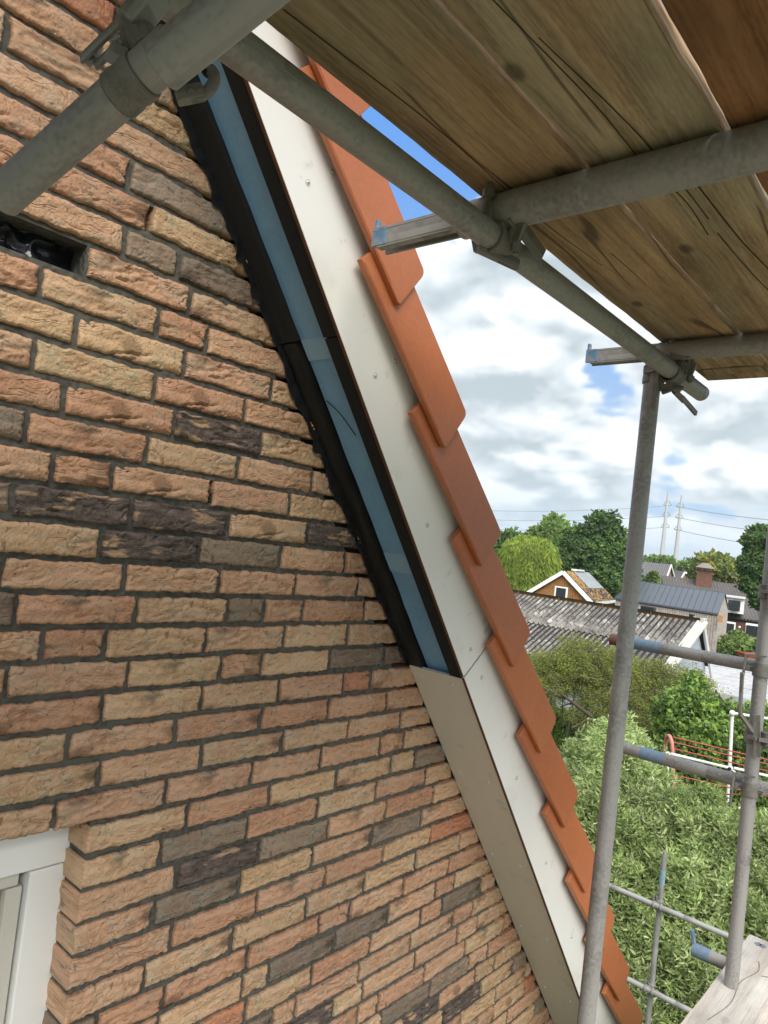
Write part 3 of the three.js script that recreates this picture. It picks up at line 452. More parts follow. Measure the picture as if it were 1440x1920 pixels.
{
  const Y = 0.621, T = 0.032;
  const rowsP = [[-0.728, -0.534, woodGrey, 'brown grey overhead plank nearest the roof tiles', [0.9, 0.86, 0.78]], [-0.525, -0.328, woodGrey, 'olive grey overhead plank, second from the roof tiles, with long cracks', [1, 1, 0.95]], [-0.319, -0.125, woodRed, 'reddish brown overhead plank, third from the roof tiles', [1, 1, 1]], [-0.112, 0.08, woodGrey, 'overhead plank above the viewer, fourth from the roof tiles', [1, 1, 1]], [0.093, 0.285, woodRed, 'overhead plank above the viewer, outermost', [1, 1, 1]]];
  rowsP.forEach(([z0, z1, m, l, t], i) => { const pl = plank(-1.2, 2.168 + i * 0.012, Y, Y + T, z0, z1, m, l, 'planks of the overhead deck', { tint: t });
    part('end_board', (() => { const g = boxAt(2.172 + i * 0.012, 2.30 - i * 0.01, Y - 0.002, Y + T, z0, z1, 0.003), uv = g.attributes.uv; for (let k = 0; k < uv.count; k++) uv.setXY(k, uv.getX(k) / 2.4 + 0.3 * i, uv.getY(k) / 0.6 + 0.2 * i); return g; })(), M([0.9, 0.8, 0.7], 0.85, { map: m, bumpMap: grainBump, bumpScale: 0.0016 }), pl); });
  for (let i = 0; i < 5; i++) plank(-1.2, 2.4, 2.62, 2.62 + T, -0.73 + i * 0.206, -0.535 + i * 0.206, woodGrey, 'plank of the next deck up, above the frame, ' + ['nearest the wall', 'second from the wall', 'third from the wall', 'fourth from the wall', 'outermost'][i], 'planks of the next deck up');
  const slit = (pts, r = 0.0009) => new THREE.TubeGeometry(new THREE.CatmullRomCurve3(pts.map(([x, z]) => V(x, Y - 0.0004, z))), 40, r, 4), dk = M([0.05, 0.04, 0.03], 1), decks = scene.children.filter((o) => o.name.startsWith('plank')); 
  part('crack', [slit([[0.62, -0.47], [0.85, -0.452], [1.02, -0.448], [1.16, -0.432], [1.3, -0.436]]), slit([[0.7, -0.455], [0.92, -0.43], [1.1, -0.42], [1.24, -0.418]]), slit([[1.12, -0.40], [1.35, -0.392], [1.6, -0.372], [1.9, -0.376], [2.1, -0.366]], 0.0012), slit([[1.3, -0.42], [1.5, -0.412], [1.72, -0.396], [2.0, -0.39]])], dk, decks[1], 'long drying cracks');
  part('crack', [slit([[0.5, -0.69], [0.8, -0.672], [1.1, -0.676], [1.35, -0.66]]), slit([[1.3, -0.62], [1.5, -0.615], [1.8, -0.60]])], dk, decks[0], 'drying cracks');
  const YL = -1.37;
  const p0 = plank(-1.0, 3.226, YL - T, YL, -0.655, -0.462, woodPale, 'pale sunlit plank at the bottom right with blue marks stamped at its end', 'planks of the lower deck');
  plank(-1.0, 3.20, YL - T, YL, -0.449, -0.256, woodPale, 'brown edged lower plank beside the pale stamped plank', 'planks of the lower deck', { tint: [0.8, 0.62, 0.45] });
  for (let i = 0; i < 3; i++) plank(-1.0, 3.18, YL - T, YL, -0.243 + i * 0.206, -0.05 + i * 0.206, woodPale, ['lower deck plank under the viewer, third from the roof', 'lower deck plank under the viewer, fourth from the roof', 'lower deck plank under the viewer, outermost'][i], 'planks of the lower deck', { tint: [0.8, 0.75, 0.7] });
  const ink = M([0.16, 0.19, 0.30], 0.9); const gs = []; for (let i = 0; i < 3; i++) { const z = -0.60 + i * 0.055, x = 3.165; for (const s of [-1, 1]) gs.push(box(0.034, 0.0008, 0.007).rotateY(s * 0.75).translate(x, YL + EYE + 0.0036, z)); gs.push(box(0.006, 0.0008, 0.04).translate(x + 0.0, YL + EYE + 0.0036, z)); } part('stamp', gs, ink, p0, 'blue stamped star marks');
  const crack = (pts) => new THREE.TubeGeometry(new THREE.CatmullRomCurve3(pts), 40, 0.0011, 4); part('crack', [crack([V(2.5, YL + 0.001, -0.60), V(2.66, YL + 0.001, -0.575), V(2.83, YL + 0.001, -0.585), V(2.96, YL + 0.001, -0.56), V(3.03, YL + 0.001, -0.575)]), crack([V(2.93, YL + 0.001, -0.545), V(2.95, YL + 0.001, -0.51), V(2.94, YL + 0.001, -0.47)])], M([0.16, 0.13, 0.11], 1), p0, 'hairline cracks');
}

// ---------------------------------------------------------------- buildings beyond the roof
const gy = (p, y = 0) => new THREE.Vector3(p.x, y, p.z);
const norm = (v) => v.clone().normalize();
function cladding(a, b, top, w, thick, out, gap = 0.012) { // upright boards from the ground line a-b up to top(t)
  const L = gy(a).distanceTo(gy(b)), n = Math.max(1, Math.round(L / w)), gs = [];
  for (let i = 0; i < n; i++) { const t0 = i / n + gap / L / 2, t1 = (i + 1) / n - gap / L / 2, p = lerpV(gy(a), gy(b), t0), q = lerpV(gy(a), gy(b), t1); gs.push(poly([p, q, gy(q, top(t1)), gy(p, top(t0))], out.clone().multiplyScalar(thick * (0.85 + 0.3 * rnd())))); } return gs;
}
// shell: gable corners A (near eave), R (ridge), B (far eave) and the vector L along the ridge
function shell(o, A, R, B, L, wallMat, roofMat, roofT = 0.12, inset = 0.12, eave = 0.05) {
  const l = norm(L), dn = new THREE.Vector3(0, -roofT - 0.02, 0), i0 = l.clone().multiplyScalar(inset), L2 = L.clone().addScaledVector(l, -2 * inset), cen = lerpV(A, B, 0.5), pull = (p, k) => lerpV(p, new THREE.Vector3(cen.x, p.y, cen.z), k);
  const a = add(pull(A, eave), dn, i0), b = add(pull(B, eave), dn, i0), r = add(R, dn, i0);
  const wall = part('wall', poly([gy(a), gy(b), b, r, a], L2), wallMat, o);
  const s1 = part('roof', slab(A, add(A, L), add(R, L), R, roofT), roofMat, o); const s2 = part('roof', slab(R, add(R, L), add(B, L), B, roofT), roofMat, o);
  return { wall, s1, s2, a, b, r, L2, l };
}
const facing = (p, v) => (v.dot(camera.position.clone().sub(p)) < 0 ? v.clone().negate() : v.clone());

// shed with corrugated sheets
{
  const o = thing('corrugated_shed', 'long shed with weathered grey corrugated roof and white gable trim', 'shed', V(22.8, -5.8, -9));
  const A = V(19.5, -2.85, -6.7), R = V(22.8, -1.4, -6.7), B = V(24.15, -2.75, -6.7), L = new THREE.Vector3(0, 0, -9.6);
  const wm = M([0.085, 0.045, 0.035], 0.85, { map: speck }); const s = shell(o, A, R, B, L, M([0.33, 0.37, 0.42], 0.7), mats.dark, 0.05, 0.1);
  part('board_wall', cladding(V(19.85, 0, -6.9), V(19.85, 0, -16.2), () => EYE - 2.95, 0.22, 0.03, new THREE.Vector3(-1, 0, 0)), wm, o, 'dark red brown boards under the eaves', 'stuff');
  const sheetMap = tex(512, 512, (u, v) => { const a = fbm(u * 8, v * 8, 4, 8), b = noise(u * 128, v * 64, 128), sp = smooth(0.66, 0.74, noise(u * 64, v * 32, 64)) , li = smooth(0.64, 0.78, fbm(u * 8 + 4, v * 8, 4, 8)); const k = 0.85 + 0.9 * (a - 0.5) + 0.4 * (b - 0.5); return [k * mix(0.20, 0.36, li) * (1 - 0.6 * sp), k * mix(0.19, 0.355, li) * (1 - 0.6 * sp), k * mix(0.175, 0.33, li) * (1 - 0.6 * sp)]; });
  const sm = [0.85, 1, 1.12, 0.95].map((k) => M([k, k, k], 0.95, { map: sheetMap, bumpMap: grit, bumpScale: 0.01 }));
  const up = norm(R.clone().sub(A)), len = A.distanceTo(R), nrm = new THREE.Vector3(0, 0, 1).cross(up).normalize(); if (nrm.y < 0) nrm.negate();
  const mk = (l0, l1, lift) => { const w = 1.062, n = 60, g = new THREE.PlaneGeometry(w, l1 - l0, n, 6), p = g.attributes.position, uv = g.attributes.uv, sd = rnd() * 40; for (let i = 0; i < p.count; i++) { const x = p.getX(i), y = p.getY(i); const ph = Math.cos((x / 0.177) * 2 * Math.PI); p.setXYZ(i, x, y, 0.032 * Math.sign(ph) * Math.pow(Math.abs(ph), 0.8) + lift - y / (l1 - l0) * 0.03 + (noise(x * 5 + sd, y * 3) - 0.5) * 0.012); uv.setXY(i, x / 2.1 + sd, y / 2.1 + sd); } g.computeVertexNormals(); return g; };
  const v = [0, 1, 2].map(() => [mk(-0.08, len * 0.53, 0.055), mk(len * 0.47, len + 0.02, 0.075)]);
  for (let i = 0; i < 9; i++) for (const k of [0, 1]) { const m = finish(new THREE.Mesh(v[i % 3][k], sm[(i * 2 + k * 3 + (i >> 1)) % 4])); m.name = 'roof_sheet'; const c = (k ? len * 0.735 : len * 0.225); m.applyMatrix4(basis(add(A, up.clone().multiplyScalar(c), new THREE.Vector3(0, 0, -0.55 - i * 1.062)), new THREE.Vector3(0, 0, -1), up, nrm)); hang(m, s.s1); }
  const lich = tex(256, 256, (u, q) => { const a = smooth(0.42, 0.6, fbm(u * 10, q * 10, 4, 8)); return [mix(0.2, 0.36, a), mix(0.18, 0.2, a), mix(0.15, 0.05, a)]; });
  for (let i = 0; i < 6; i++) { const g = new THREE.CylinderGeometry(0.14, 0.14, 1.62, 14, 1, false, 0, Math.PI * 1).rotateX(Math.PI / 2).rotateZ(rr(-0.05, 0.05)); part('ridge_cap', g.translate(22.8, EYE - 1.345, -7.45 - i * 1.6), M([1, 1, 1], 0.95, { map: lich, bumpMap: grit, bumpScale: 0.01 }), o, i ? undefined : 'ridge cap with orange lichen'); }
  part('barge_board', [bar(add(A, new THREE.Vector3(-0.1, -0.02, 0.06)), add(R, new THREE.Vector3(-0.05, 0.1, 0.06)), 0.32, 0.07, 0.01, AZ.clone().cross(up)), box(0.34, 0.3, 0.1, 0.01).translate(R.x, R.y + 0.06, R.z + 0.06)], mats.whiteWood, o, 'weathered white gable trim');
  part('barge_board', bar(add(R, new THREE.Vector3(0.05, 0.05, 0.05)), add(B, new THREE.Vector3(0.1, -0.3, 0.05)), 0.07, 0.16, 0.01, AX), M([0.5, 0.51, 0.5], 0.7), o);
  const w = part('window', boxAt(22.5, 23.3, -4.2, -2.95, -6.86, -6.74), mats.white, o); part('pane', boxAt(22.58, 22.86, -4.1, -3.03, -6.76, -6.725), M([0.45, 0.5, 0.55], 0.2), w); part('pane', boxAt(22.94, 23.22, -4.1, -3.03, -6.76, -6.725), M([0.5, 0.55, 0.6], 0.2), w);
}
// flat white roof beside the shed
{
  const o = thing('flat_roof_building', 'low building with a flat pale grey roof of wide panels with dark seams', 'outbuilding', V(27, -5.8, -6.5));
  part('wall', boxAt(22.5, 32.6, -5.8, -3.45, -9.5, 0.5), M([0.5, 0.5, 0.48], 0.8), o);
  for (let i = 0; i < 5; i++) for (let j = 0; j < 5; j++) part('roof_panel', boxAt(22.2 + i * 2.1, 24.26 + i * 2.1, -3.44, -3.2 + i * 0.012, -9.9 + j * 2.2, -7.73 + j * 2.2, 0.012), M([0.58 + rr(-0.03, 0.03), 0.6, 0.61], 0.5, { map: speck }), o);
  part('roof_lining', boxAt(22.3, 32.6, -3.45, -3.28, -9.8, 1.0), mats.dark, o);
}
// wooden cabin with a planted roof
{
  const o = thing('wooden_cabin', 'orange brown wooden cabin with white gable trim and a mossy roof', 'cabin', gy(P(1056, 1120, 48.5)));
  const A = P(988, 1113, 49.6), R = P(1056, 1073, 48.3), B = P(1111, 1132, 46.9), L = P(1152, 1124, 54.2).sub(B); L.y = 0;
  const wood = M([0.42, 0.20, 0.062], 0.75, { map: speck }), s = shell(o, A, R, B, L, M([0.25, 0.12, 0.04], 0.8), mats.dark, 0.14, 0.2);
  const gd = facing(R, gy(B.clone().sub(A)).setY(0).cross(AY).normalize()); const sh = gd.clone().multiplyScalar(-0.02);
  part('board_wall', cladding(add(s.a, sh), add(s.b, sh), (t) => { const f = (s.r.clone().sub(s.a).dot(norm(gy(s.b.clone().sub(s.a)))) / gy(s.a).distanceTo(gy(s.b))); return t < f ? mix(s.a.y, s.r.y, t / f) : mix(s.r.y, s.b.y, (t - f) / (1 - f)); }, 0.165, 0.05, gd, 0.02), wood, o, 'upright orange brown boards', 'stuff');
  part('board_wall', cladding(s.b, add(s.b, s.L2), () => s.b.y - 0.05, 0.165, 0.05, facing(s.b, norm(s.L2).cross(AY).normalize()), 0.02), wood, o, null, 'stuff');
  const e = gd.clone().multiplyScalar(0.06); for (const [p, q] of [[A, R], [R, B]]) part('barge_board', bar(add(p, e), add(q, e), 0.1, 0.26, 0.01, AY), mats.white, o, 'white gable trim');
  part('gutter', bar(add(B, new THREE.Vector3(0, 0.0, 0)), add(B, L), 0.2, 0.22, 0.02), mats.white, o);
  const wp = P(1051, 1119, 46.5), rt = norm(gy(B.clone().sub(A)).setY(0)); const wm = basis(wp, rt, AY, rt.clone().cross(AY));
  const W = part('window', [box(0.86, 0.09, 0.12).translate(0, 0.62, 0), box(0.86, 0.09, 0.12).translate(0, -0.62, 0), box(0.09, 1.15, 0.12).translate(0.385, 0, 0), box(0.09, 1.15, 0.12).translate(-0.385, 0, 0)].map((g) => g.applyMatrix4(wm)), mats.white, o); part('pane', box(0.70, 1.16, 0.05).applyMatrix4(wm), mats.glass, W);
  // moss tufts and a strip of ribbed zinc on the right-hand slope
  const moss = []; const ndir = facing(lerpV(R, B, 0.5), L.clone().cross(B.clone().sub(R)).normalize()); const cols = [];
  const tuft = new THREE.IcosahedronGeometry(0.11, 0), N = 2600, im = new THREE.InstancedMesh(tuft, M([1, 1, 1], 1), N); const d = new THREE.Object3D();
  for (let i = 0; i < N; i++) { let u = rnd(), v = rnd(); if (v < 0.56 && u > 0.30) { u = rnd() * 0.30; } const p = add(R, L.clone().multiplyScalar(0.02 + 0.95 * u), B.clone().sub(R).multiplyScalar(0.02 + 0.97 * v), ndir.clone().multiplyScalar(0.05)); d.position.copy(p); d.rotation.set(rnd() * 3, rnd() * 3, rnd() * 3); d.scale.set(rr(0.6, 1.4), rr(0.5, 1), rr(0.6, 1.3)); d.updateMatrix(); im.setMatrixAt(i, d.matrix); const q = rnd(); im.setColorAt(i, q < 0.45 ? lin(0.34, 0.17, 0.07) : q < 0.75 ? lin(0.4, 0.27, 0.06) : q < 0.9 ? lin(0.30, 0.15, 0.1) : lin(0.2, 0.2, 0.06)); }
  im.name = 'moss'; im.userData.kind = 'stuff'; finish(im); hang(im, s.s2);
  const u = norm(B.clone().sub(R)); for (let i = 0; i < 9; i++) { const p = add(R, L.clone().multiplyScalar(0.33 + 0.64 * (i + 0.5) / 9), ndir.clone().multiplyScalar(0.12)); part('roof_panel', bar(p, add(p, B.clone().sub(R).multiplyScalar(0.57)), L.length() * 0.64 / 9 * 0.72, 0.07, 0.01, ndir), M([0.42, 0.46, 0.48], 0.35, { metalness: 0.5 }), o); }
  part('roof_vent', boxAt(0, 2.6, 0, 0.12, 0, 0.4).translate(-1.3, -EYE, -0.2).applyMatrix4(basis(add(R, L.clone().multiplyScalar(0.55), new THREE.Vector3(0, 0.16, 0)), norm(L), AY, norm(L).cross(AY))), mats.white, o);
}
// barn-shaped house with a standing seam roof
{
  const o = thing('barn_house', 'pale boarded barn house with a blue grey standing seam metal roof', 'house', gy(P(1250, 1160, 60)));
  const A = P(1347, 1152, 55), R = P(1360, 1112.5, 57.6), B = P(1366, 1143, 61.5), L = P(1153, 1120.5, 61.8).sub(A); L.y = 0;
  const bw = M([0.60, 0.54, 0.50], 0.8, { map: speck }), s = shell(o, A, R, B, L, M([0.2, 0.18, 0.16], 0.8), M([0.13, 0.15, 0.175], 0.45, { metalness: 0.4 }), 0.1, 0.08, 0.006);
  const fd = facing(A, norm(L).cross(AY).normalize()), gd = facing(R, gy(B.clone().sub(A)).setY(0).cross(AY).normalize());
  part('board_wall', cladding(s.a, add(s.a, s.L2), () => s.a.y - 0.02, 0.2, 0.05, fd, 0.03), bw, o, 'pale upright boards', 'stuff');
  part('board_wall', cladding(s.a, s.b, (t) => { const f = (s.r.clone().sub(s.a).dot(norm(gy(s.b.clone().sub(s.a)))) / gy(s.a).distanceTo(gy(s.b))); return t < f ? mix(s.a.y, s.r.y, t / f) : mix(s.r.y, s.b.y, (t - f) / (1 - f)); }, 0.2, 0.05, gd, 0.03), bw, o, null, 'stuff');
  const n = 18, slope = R.clone().sub(A), nd = facing(A, L.clone().cross(slope).normalize()), pm = [0.95, 1.0, 1.06].map((k) => M([0.40 * k, 0.44 * k, 0.49 * k], 0.42, { metalness: 0.1, bumpMap: grit, bumpScale: 0.002 }));
  for (let i = 0; i < n; i++) { const l = L.length() / n, p = add(A, L.clone().multiplyScalar((i + 0.5) / n), nd.clone().multiplyScalar(0.02)); const m = part('roof_panel', bar(p, add(p, slope), l - 0.03, 0.03, 0, nd), pm[i % 3], s.s1); const q = add(A, L.clone().multiplyScalar((i + 1) / n), nd.clone().multiplyScalar(0.05)); part('seam', bar(q, add(q, slope), 0.045, 0.1, 0, nd), M([0.08, 0.09, 0.1], 0.5, { metalness: 0.4 }), s.s1); }
  part('gutter', bar(add(A, fd.clone().multiplyScalar(0.05)), add(A, L, fd.clone().multiplyScalar(0.05)), 0.14, 0.14, 0.02), M([0.09, 0.10, 0.115], 0.5), o);
  part('ridge_cap', bar(add(R, new THREE.Vector3(0, 0.06, 0)), add(R, L, new THREE.Vector3(0, 0.06, 0)), 0.26, 0.08, 0.01), M([0.12, 0.135, 0.155], 0.45), o);
  const wm = basis(add(P(1215, 1147, 57.9), fd.clone().multiplyScalar(0.0)), norm(L), AY, norm(L).cross(AY)); const W = part('window', box(1.2, 0.86, 0.3).applyMatrix4(wm), M([0.05, 0.055, 0.06], 0.5), o, 'dark framed window'); part('pane', [box(0.5, 0.7, 0.34).translate(-0.28, 0, 0), box(0.5, 0.7, 0.34).translate(0.28, 0, 0)].map((g) => g.applyMatrix4(wm)), mats.glass, W);
  const v = P(1297, 1156, 55.6); part('vent', [rod(v, add(v, fd.clone().multiplyScalar(0.22)), 0.13, 12), box(0.34, 0.1, 0.34, 0.02).translate(v.x, v.y + 0.13, v.z), box(0.34, 0.1, 0.34, 0.02).translate(v.x, v.y - 0.13, v.z)], mats.dark, o);
  const nb = P(1351, 1160, 54.6); part('nest_box', box(0.26, 0.55, 0.3, 0.01).translate(nb.x, nb.y, nb.z), M([0.45, 0.25, 0.11], 0.8), o);
}
// tiled house with a white dormer
const tileWave = (A, L, slope, mat, name, parent, rows, pitch) => { // rows of small roof tiles as one stepped, waved sheet
  const len = L.length(), sl = slope.length(), nx = Math.round(len / pitch) * 4, g = new THREE.PlaneGeometry(1, 1, nx, rows * 2 + 1), p = g.attributes.position; const l = norm(L), u = norm(slope); let n = l.clone().cross(u).normalize(); if (n.y < 0) n.negate();
  for (let i = 0; i < p.count; i++) { const a = p.getX(i) + 0.5, q = Math.round((0.5 - p.getY(i)) * (rows * 2 + 1)), row = q >> 1, b = Math.min(1, (row + ((q & 1) ? 0.98 : 0)) / rows), h = 0.085 * Math.cos(a * len / pitch * 2 * Math.PI) + ((q & 1) ? 0 : 0.07) + 0.1; const w = add(A, L.clone().multiplyScalar(a), slope.clone().multiplyScalar(b), n.clone().multiplyScalar(h)); p.setXYZ(i, w.x, w.y, w.z); }
  g.computeVertexNormals(); return part(name, g, mat, parent, null, 'stuff'); };
{
  const o = thing('tiled_house', 'brown brick house with grey tiled roof, chimney and white dormer', 'house', gy(P(1330, 1150, 74)));
  const R = P(1402, 1101, 76), A = P(1428, 1168, 69), B = add(R, new THREE.Vector3(5, -3.2, -1.5)), L = P(1240, 1083, 80).sub(R); L.y = 0;
  const bm = M([0.17, 0.085, 0.06], 0.9, { map: brickMap }), rm = M([0.16, 0.15, 0.15], 0.75, { map: speck });
  const s = shell(o, A, R, B, L, bm, M([0.08, 0.075, 0.075], 0.8), 0.14, 0.1);
  tileWave(A, L, R.clone().sub(A), rm, 'roof_tiles', s.s1, 20, 0.3);
  const l = norm(L), fd = facing(A, l.clone().cross(AY).normalize()), at = (px, py, d, w, h, dp = 0.1) => (g) => g.applyMatrix4(basis(P(px, py, d), l, AY, l.clone().cross(AY)));
  const bx = (px, py, d, w, h, dp) => box(w, h, dp).applyMatrix4(basis(P(px, py, d), l, AY, l.clone().cross(AY)));
  part('ridge_cap', bar(add(R, new THREE.Vector3(0, 0.1, 0)), add(R, L, new THREE.Vector3(0, 0.1, 0)), 0.26, 0.12, 0.03), rm, o);
  const D = part('dormer', bx(1377, 1133.5, 71, 1.75, 1.55, 4), mats.white, o, 'white dormer'); part('dormer_roof', bx(1377, 1119, 71, 2.0, 0.14, 4.4), M([0.6, 0.6, 0.58], 0.5), D);
  part('pane', [bx(1369, 1134.5, 68.9, 0.42, 1.0, 0.06), bx(1380.5, 1136, 68.9, 0.68, 1.05, 0.06)], mats.glass, D);
  const c = P(1320, 1088, 77), ch = part('chimney', box(1.5, 2.2, 1.0).applyMatrix4(basis(c, l, AY, l.clone().cross(AY))), bm, o, 'brick chimney with a stone cap'); const ct = add(c, new THREE.Vector3(0, 1.1, 0)); part('cap', [new THREE.CylinderGeometry(0.45, 1.35, 0.55, 4, 1).rotateY(Math.PI / 4).applyMatrix4(basis(add(ct, new THREE.Vector3(0, 0.5, 0)), l, AY, l.clone().cross(AY))), box(1.9, 0.14, 1.4).applyMatrix4(basis(add(ct, new THREE.Vector3(0, 0.12, 0)), l, AY, l.clone().cross(AY)))], M([0.2, 0.18, 0.15], 0.9), ch);
  const wm = (px, py, w, h) => { const W = part('window', bx(px, py, 68.6, w, h, 0.2), mats.white, o); part('pane', bx(px, py - 5, 68.5, w - 0.2, h * 0.52, 0.2), mats.glass, W); part('panel', bx(px, py + 11, 68.5, w - 0.2, h * 0.28, 0.2), M([0.22, 0.3, 0.11], 0.6), W); };
  wm(1369, 1183, 0.85, 1.75); wm(1425, 1190, 2.6, 1.9); part('lamp', new THREE.SphereGeometry(0.11, 12, 8).translate(...P(1386.5, 1176, 68.4).toArray()), mats.white, o);
}
for (const [lab, a, r, b, e, wall, roof] of [
  ['grey roofed house with a brown gable, far left behind the barn house', [1246, 1093, 93], [1258, 1060, 95], [1265, 1087, 98], [1188, 1051, 101], [0.26, 0.17, 0.11], [0.19, 0.19, 0.2]],
  ['dark roofed house between the grey house and the chimney', [1271, 1094, 108], [1284, 1073, 111], [1303, 1089, 114], [1261, 1066, 116], [0.24, 0.14, 0.09], [0.15, 0.145, 0.145]],
  ['brick house with a dark roof beside the right-hand tree', [1358, 1102, 94], [1374, 1073, 95], [1381, 1092, 98], [1412, 1080, 103], [0.2, 0.11, 0.08], [0.15, 0.15, 0.165]]]) {
  const A = P(...a), R = P(...r), B = P(...b), L = P(...e).sub(R); L.y = 0; const o = thing('far_house', lab, 'house', gy(R)); const s = shell(o, A, R, B, L, M(wall, 0.9, { map: brickMap }), M(roof, 0.8), 0.16, 0.15);
  tileWave(A, L, R.clone().sub(A), M(roof, 0.8, { map: speck }), 'roof_tiles', s.s1, 16, 0.34); const gd = facing(R, gy(B.clone().sub(A)).setY(0).cross(AY).normalize()).multiplyScalar(0.05);
  for (const [p, q] of [[A, R], [R, B]]) part('barge_board', bar(add(p, gd), add(q, gd), 0.12, 0.3, 0, AY), mats.white, o);
  const c = add(R, L.clone().multiplyScalar(0.3), new THREE.Vector3(0, 0.15, 0)); part('chimney', [rod(c, add(c, new THREE.Vector3(0, 0.6, 0)), 0.13), rod(add(c, norm(L).multiplyScalar(0.9)), add(c, norm(L).multiplyScalar(0.9), new THREE.Vector3(0, 0.6, 0)), 0.13)], mats.dark, o);
}
// pylons and their wires
{
  const tops = [[1253, 922, 1246, 450], [1278.5, 928, 1270, 452]], arms = [[945, 965, 986.5], [948.5, 969, 992]], ends = [];
  tops.forEach(([tx, ty, bx, dep], k) => {
    const top = P(tx, ty, dep), o = thing('power_pylon', ['slim white power pylon, the left of two', 'slim white power pylon, the right of two'][k], 'pylon', gy(top), 'pylons'), w = M([0.42, 0.44, 0.45], 0.6);
    part('mast', rod(gy(top), top, 1.75, 16, 0.55), w, o); const gs = [];
    for (const py of arms[k]) { const s = norm(r0), side = k ? -1 : 1; for (const sd of [-1, 1]) { const c = add(gy(top, P(tx, py, dep).y)), q = add(c, s.clone().multiplyScalar(sd * (sd === side ? 3.0 : 2.2)), new THREE.Vector3(0, -0.6, 0)); gs.push(rod(add(c, new THREE.Vector3(0, 2.6, 0)), q, 0.17, 6), rod(add(c, new THREE.Vector3(0, -1.6, 0)), q, 0.17, 6)); if (sd === side) ends.push([q, k]); } }
    part('insulators', gs, M([0.16, 0.18, 0.19], 0.6), o);
  });
  const wire = (a, b, sag, lab) => { const m = lerpV(a, b, 0.5); m.y -= sag; solo('power_line', new THREE.TubeGeometry(new THREE.QuadraticBezierCurve3(a, m, b), 40, 0.17, 5), M([0.24, 0.26, 0.28], 0.6), lab, 'power line', 'power lines'); };
  ends.filter((e) => e[1]).forEach(([q], i) => wire(q, P(1560, [984, 1008, 1038][i] , 300), 3, ['upper', 'middle', 'lower'][i] + ' of the three wires running right from the pylons'));
  ends.filter((e) => !e[1]).forEach(([q], i) => wire(q, P(800, [952, 968, 984][i], 470), 6, ['upper', 'middle', 'lower'][i] + ' of the three faint wires running left from the pylons'));
}
// garden things
{
  const o = thing('climbing_frame', 'red barred arch joined to white poles, standing before the climber hedge', 'climbing frame', gy(P(1330, 1450, 10.6))), W = M([0.72, 0.73, 0.70], 0.4), Rd = M([0.36, 0.085, 0.06], 0.5), Pk = M([0.58, 0.2, 0.18], 0.5), D = 10.5;
  const p = (x, y, d = D) => P(x, y, d), bars = [[1262, 1382, 1470, 1432], [1263, 1392, 1470, 1440], [1263, 1404, 1470, 1453], [1263, 1453, 1470, 1500], [1264, 1460, 1390, 1520], [1282, 1488, 1400, 1490]];
  part('arch', new THREE.TubeGeometry(new THREE.CatmullRomCurve3([p(1236, 1480, 10.9), p(1243, 1425, 10.8), p(1249, 1388, 10.7), p(1254, 1379, 10.6), p(1259, 1388, 10.5), p(1262, 1430, 10.45), p(1263, 1520, 10.4), p(1264, 1640, 10.4)]), 60, 0.027, 8), Pk, o, 'pink red arch');
  for (const [a, b, c, d] of bars) part('bar', rod(p(a, b), p(c, d, 9.6), 0.0095, 8), Rd, o);
  for (const [a, b, c, d, r] of [[1373, 1337, 1368, 1440, 0.024], [1368, 1440, 1360, 1560, 0.022], [1373, 1337, 1470, 1352, 0.02], [1252, 1412, 1368, 1440, 0.02], [1253, 1412, 1246, 1560, 0.022], [1392, 1508, 1360, 1545, 0.022], [1368, 1440, 1388, 1456, 0.014], [1376, 1440, 1470, 1462, 0.02]]) part('pole', rod(p(a, b, 10.35), p(c, d, 10.3), r, 10), W, o);
  for (const [a, b, r] of [[1373, 1337, 0.042], [1368, 1440, 0.046], [1252, 1414, 0.036]]) part('knob', new THREE.SphereGeometry(r, 14, 10).translate(...p(a, b, 10.33).toArray()), W, o);
  part('socket', rod(p(1368, 1441, 10.3), p(1367, 1442, 10.27), 0.026, 12), mats.dark, o);
}
{
  const c = P(1420, 1226, 52), o = thing('red_planter', 'small red boat-shaped planter with plants in the garden', 'planter', gy(c)); const d = norm(r0), gs = [], q = (u, v, y) => add(gy(c), d.clone().multiplyScalar(u), f0.clone().multiplyScalar(v), new THREE.Vector3(0, y, 0));
  const hull = (s, y) => [q(-1.5 * s, 0, y + 0.12), q(-0.9 * s, 0.45 * s, y), q(1.2 * s, 0.5 * s, y), q(1.2 * s, -0.5 * s, y), q(-0.9 * s, -0.45 * s, y)]; const a = hull(0.75, 0.02), b = hull(1.1, 0.75); for (let i = 0; i < 5; i++) gs.push(quad(a[i], a[(i + 1) % 5], b[(i + 1) % 5], b[i])); for (let i = 0; i < 5; i++) gs.push(bar(b[i], b[(i + 1) % 5], 0.08, 0.09, 0.01));
  part('hull', gs, M([0.34, 0.09, 0.05], 0.6), o); part('soil', poly(hull(1.02, 0.55), new THREE.Vector3(0, 0.05, 0)), M([0.08, 0.06, 0.04], 1), o);
}
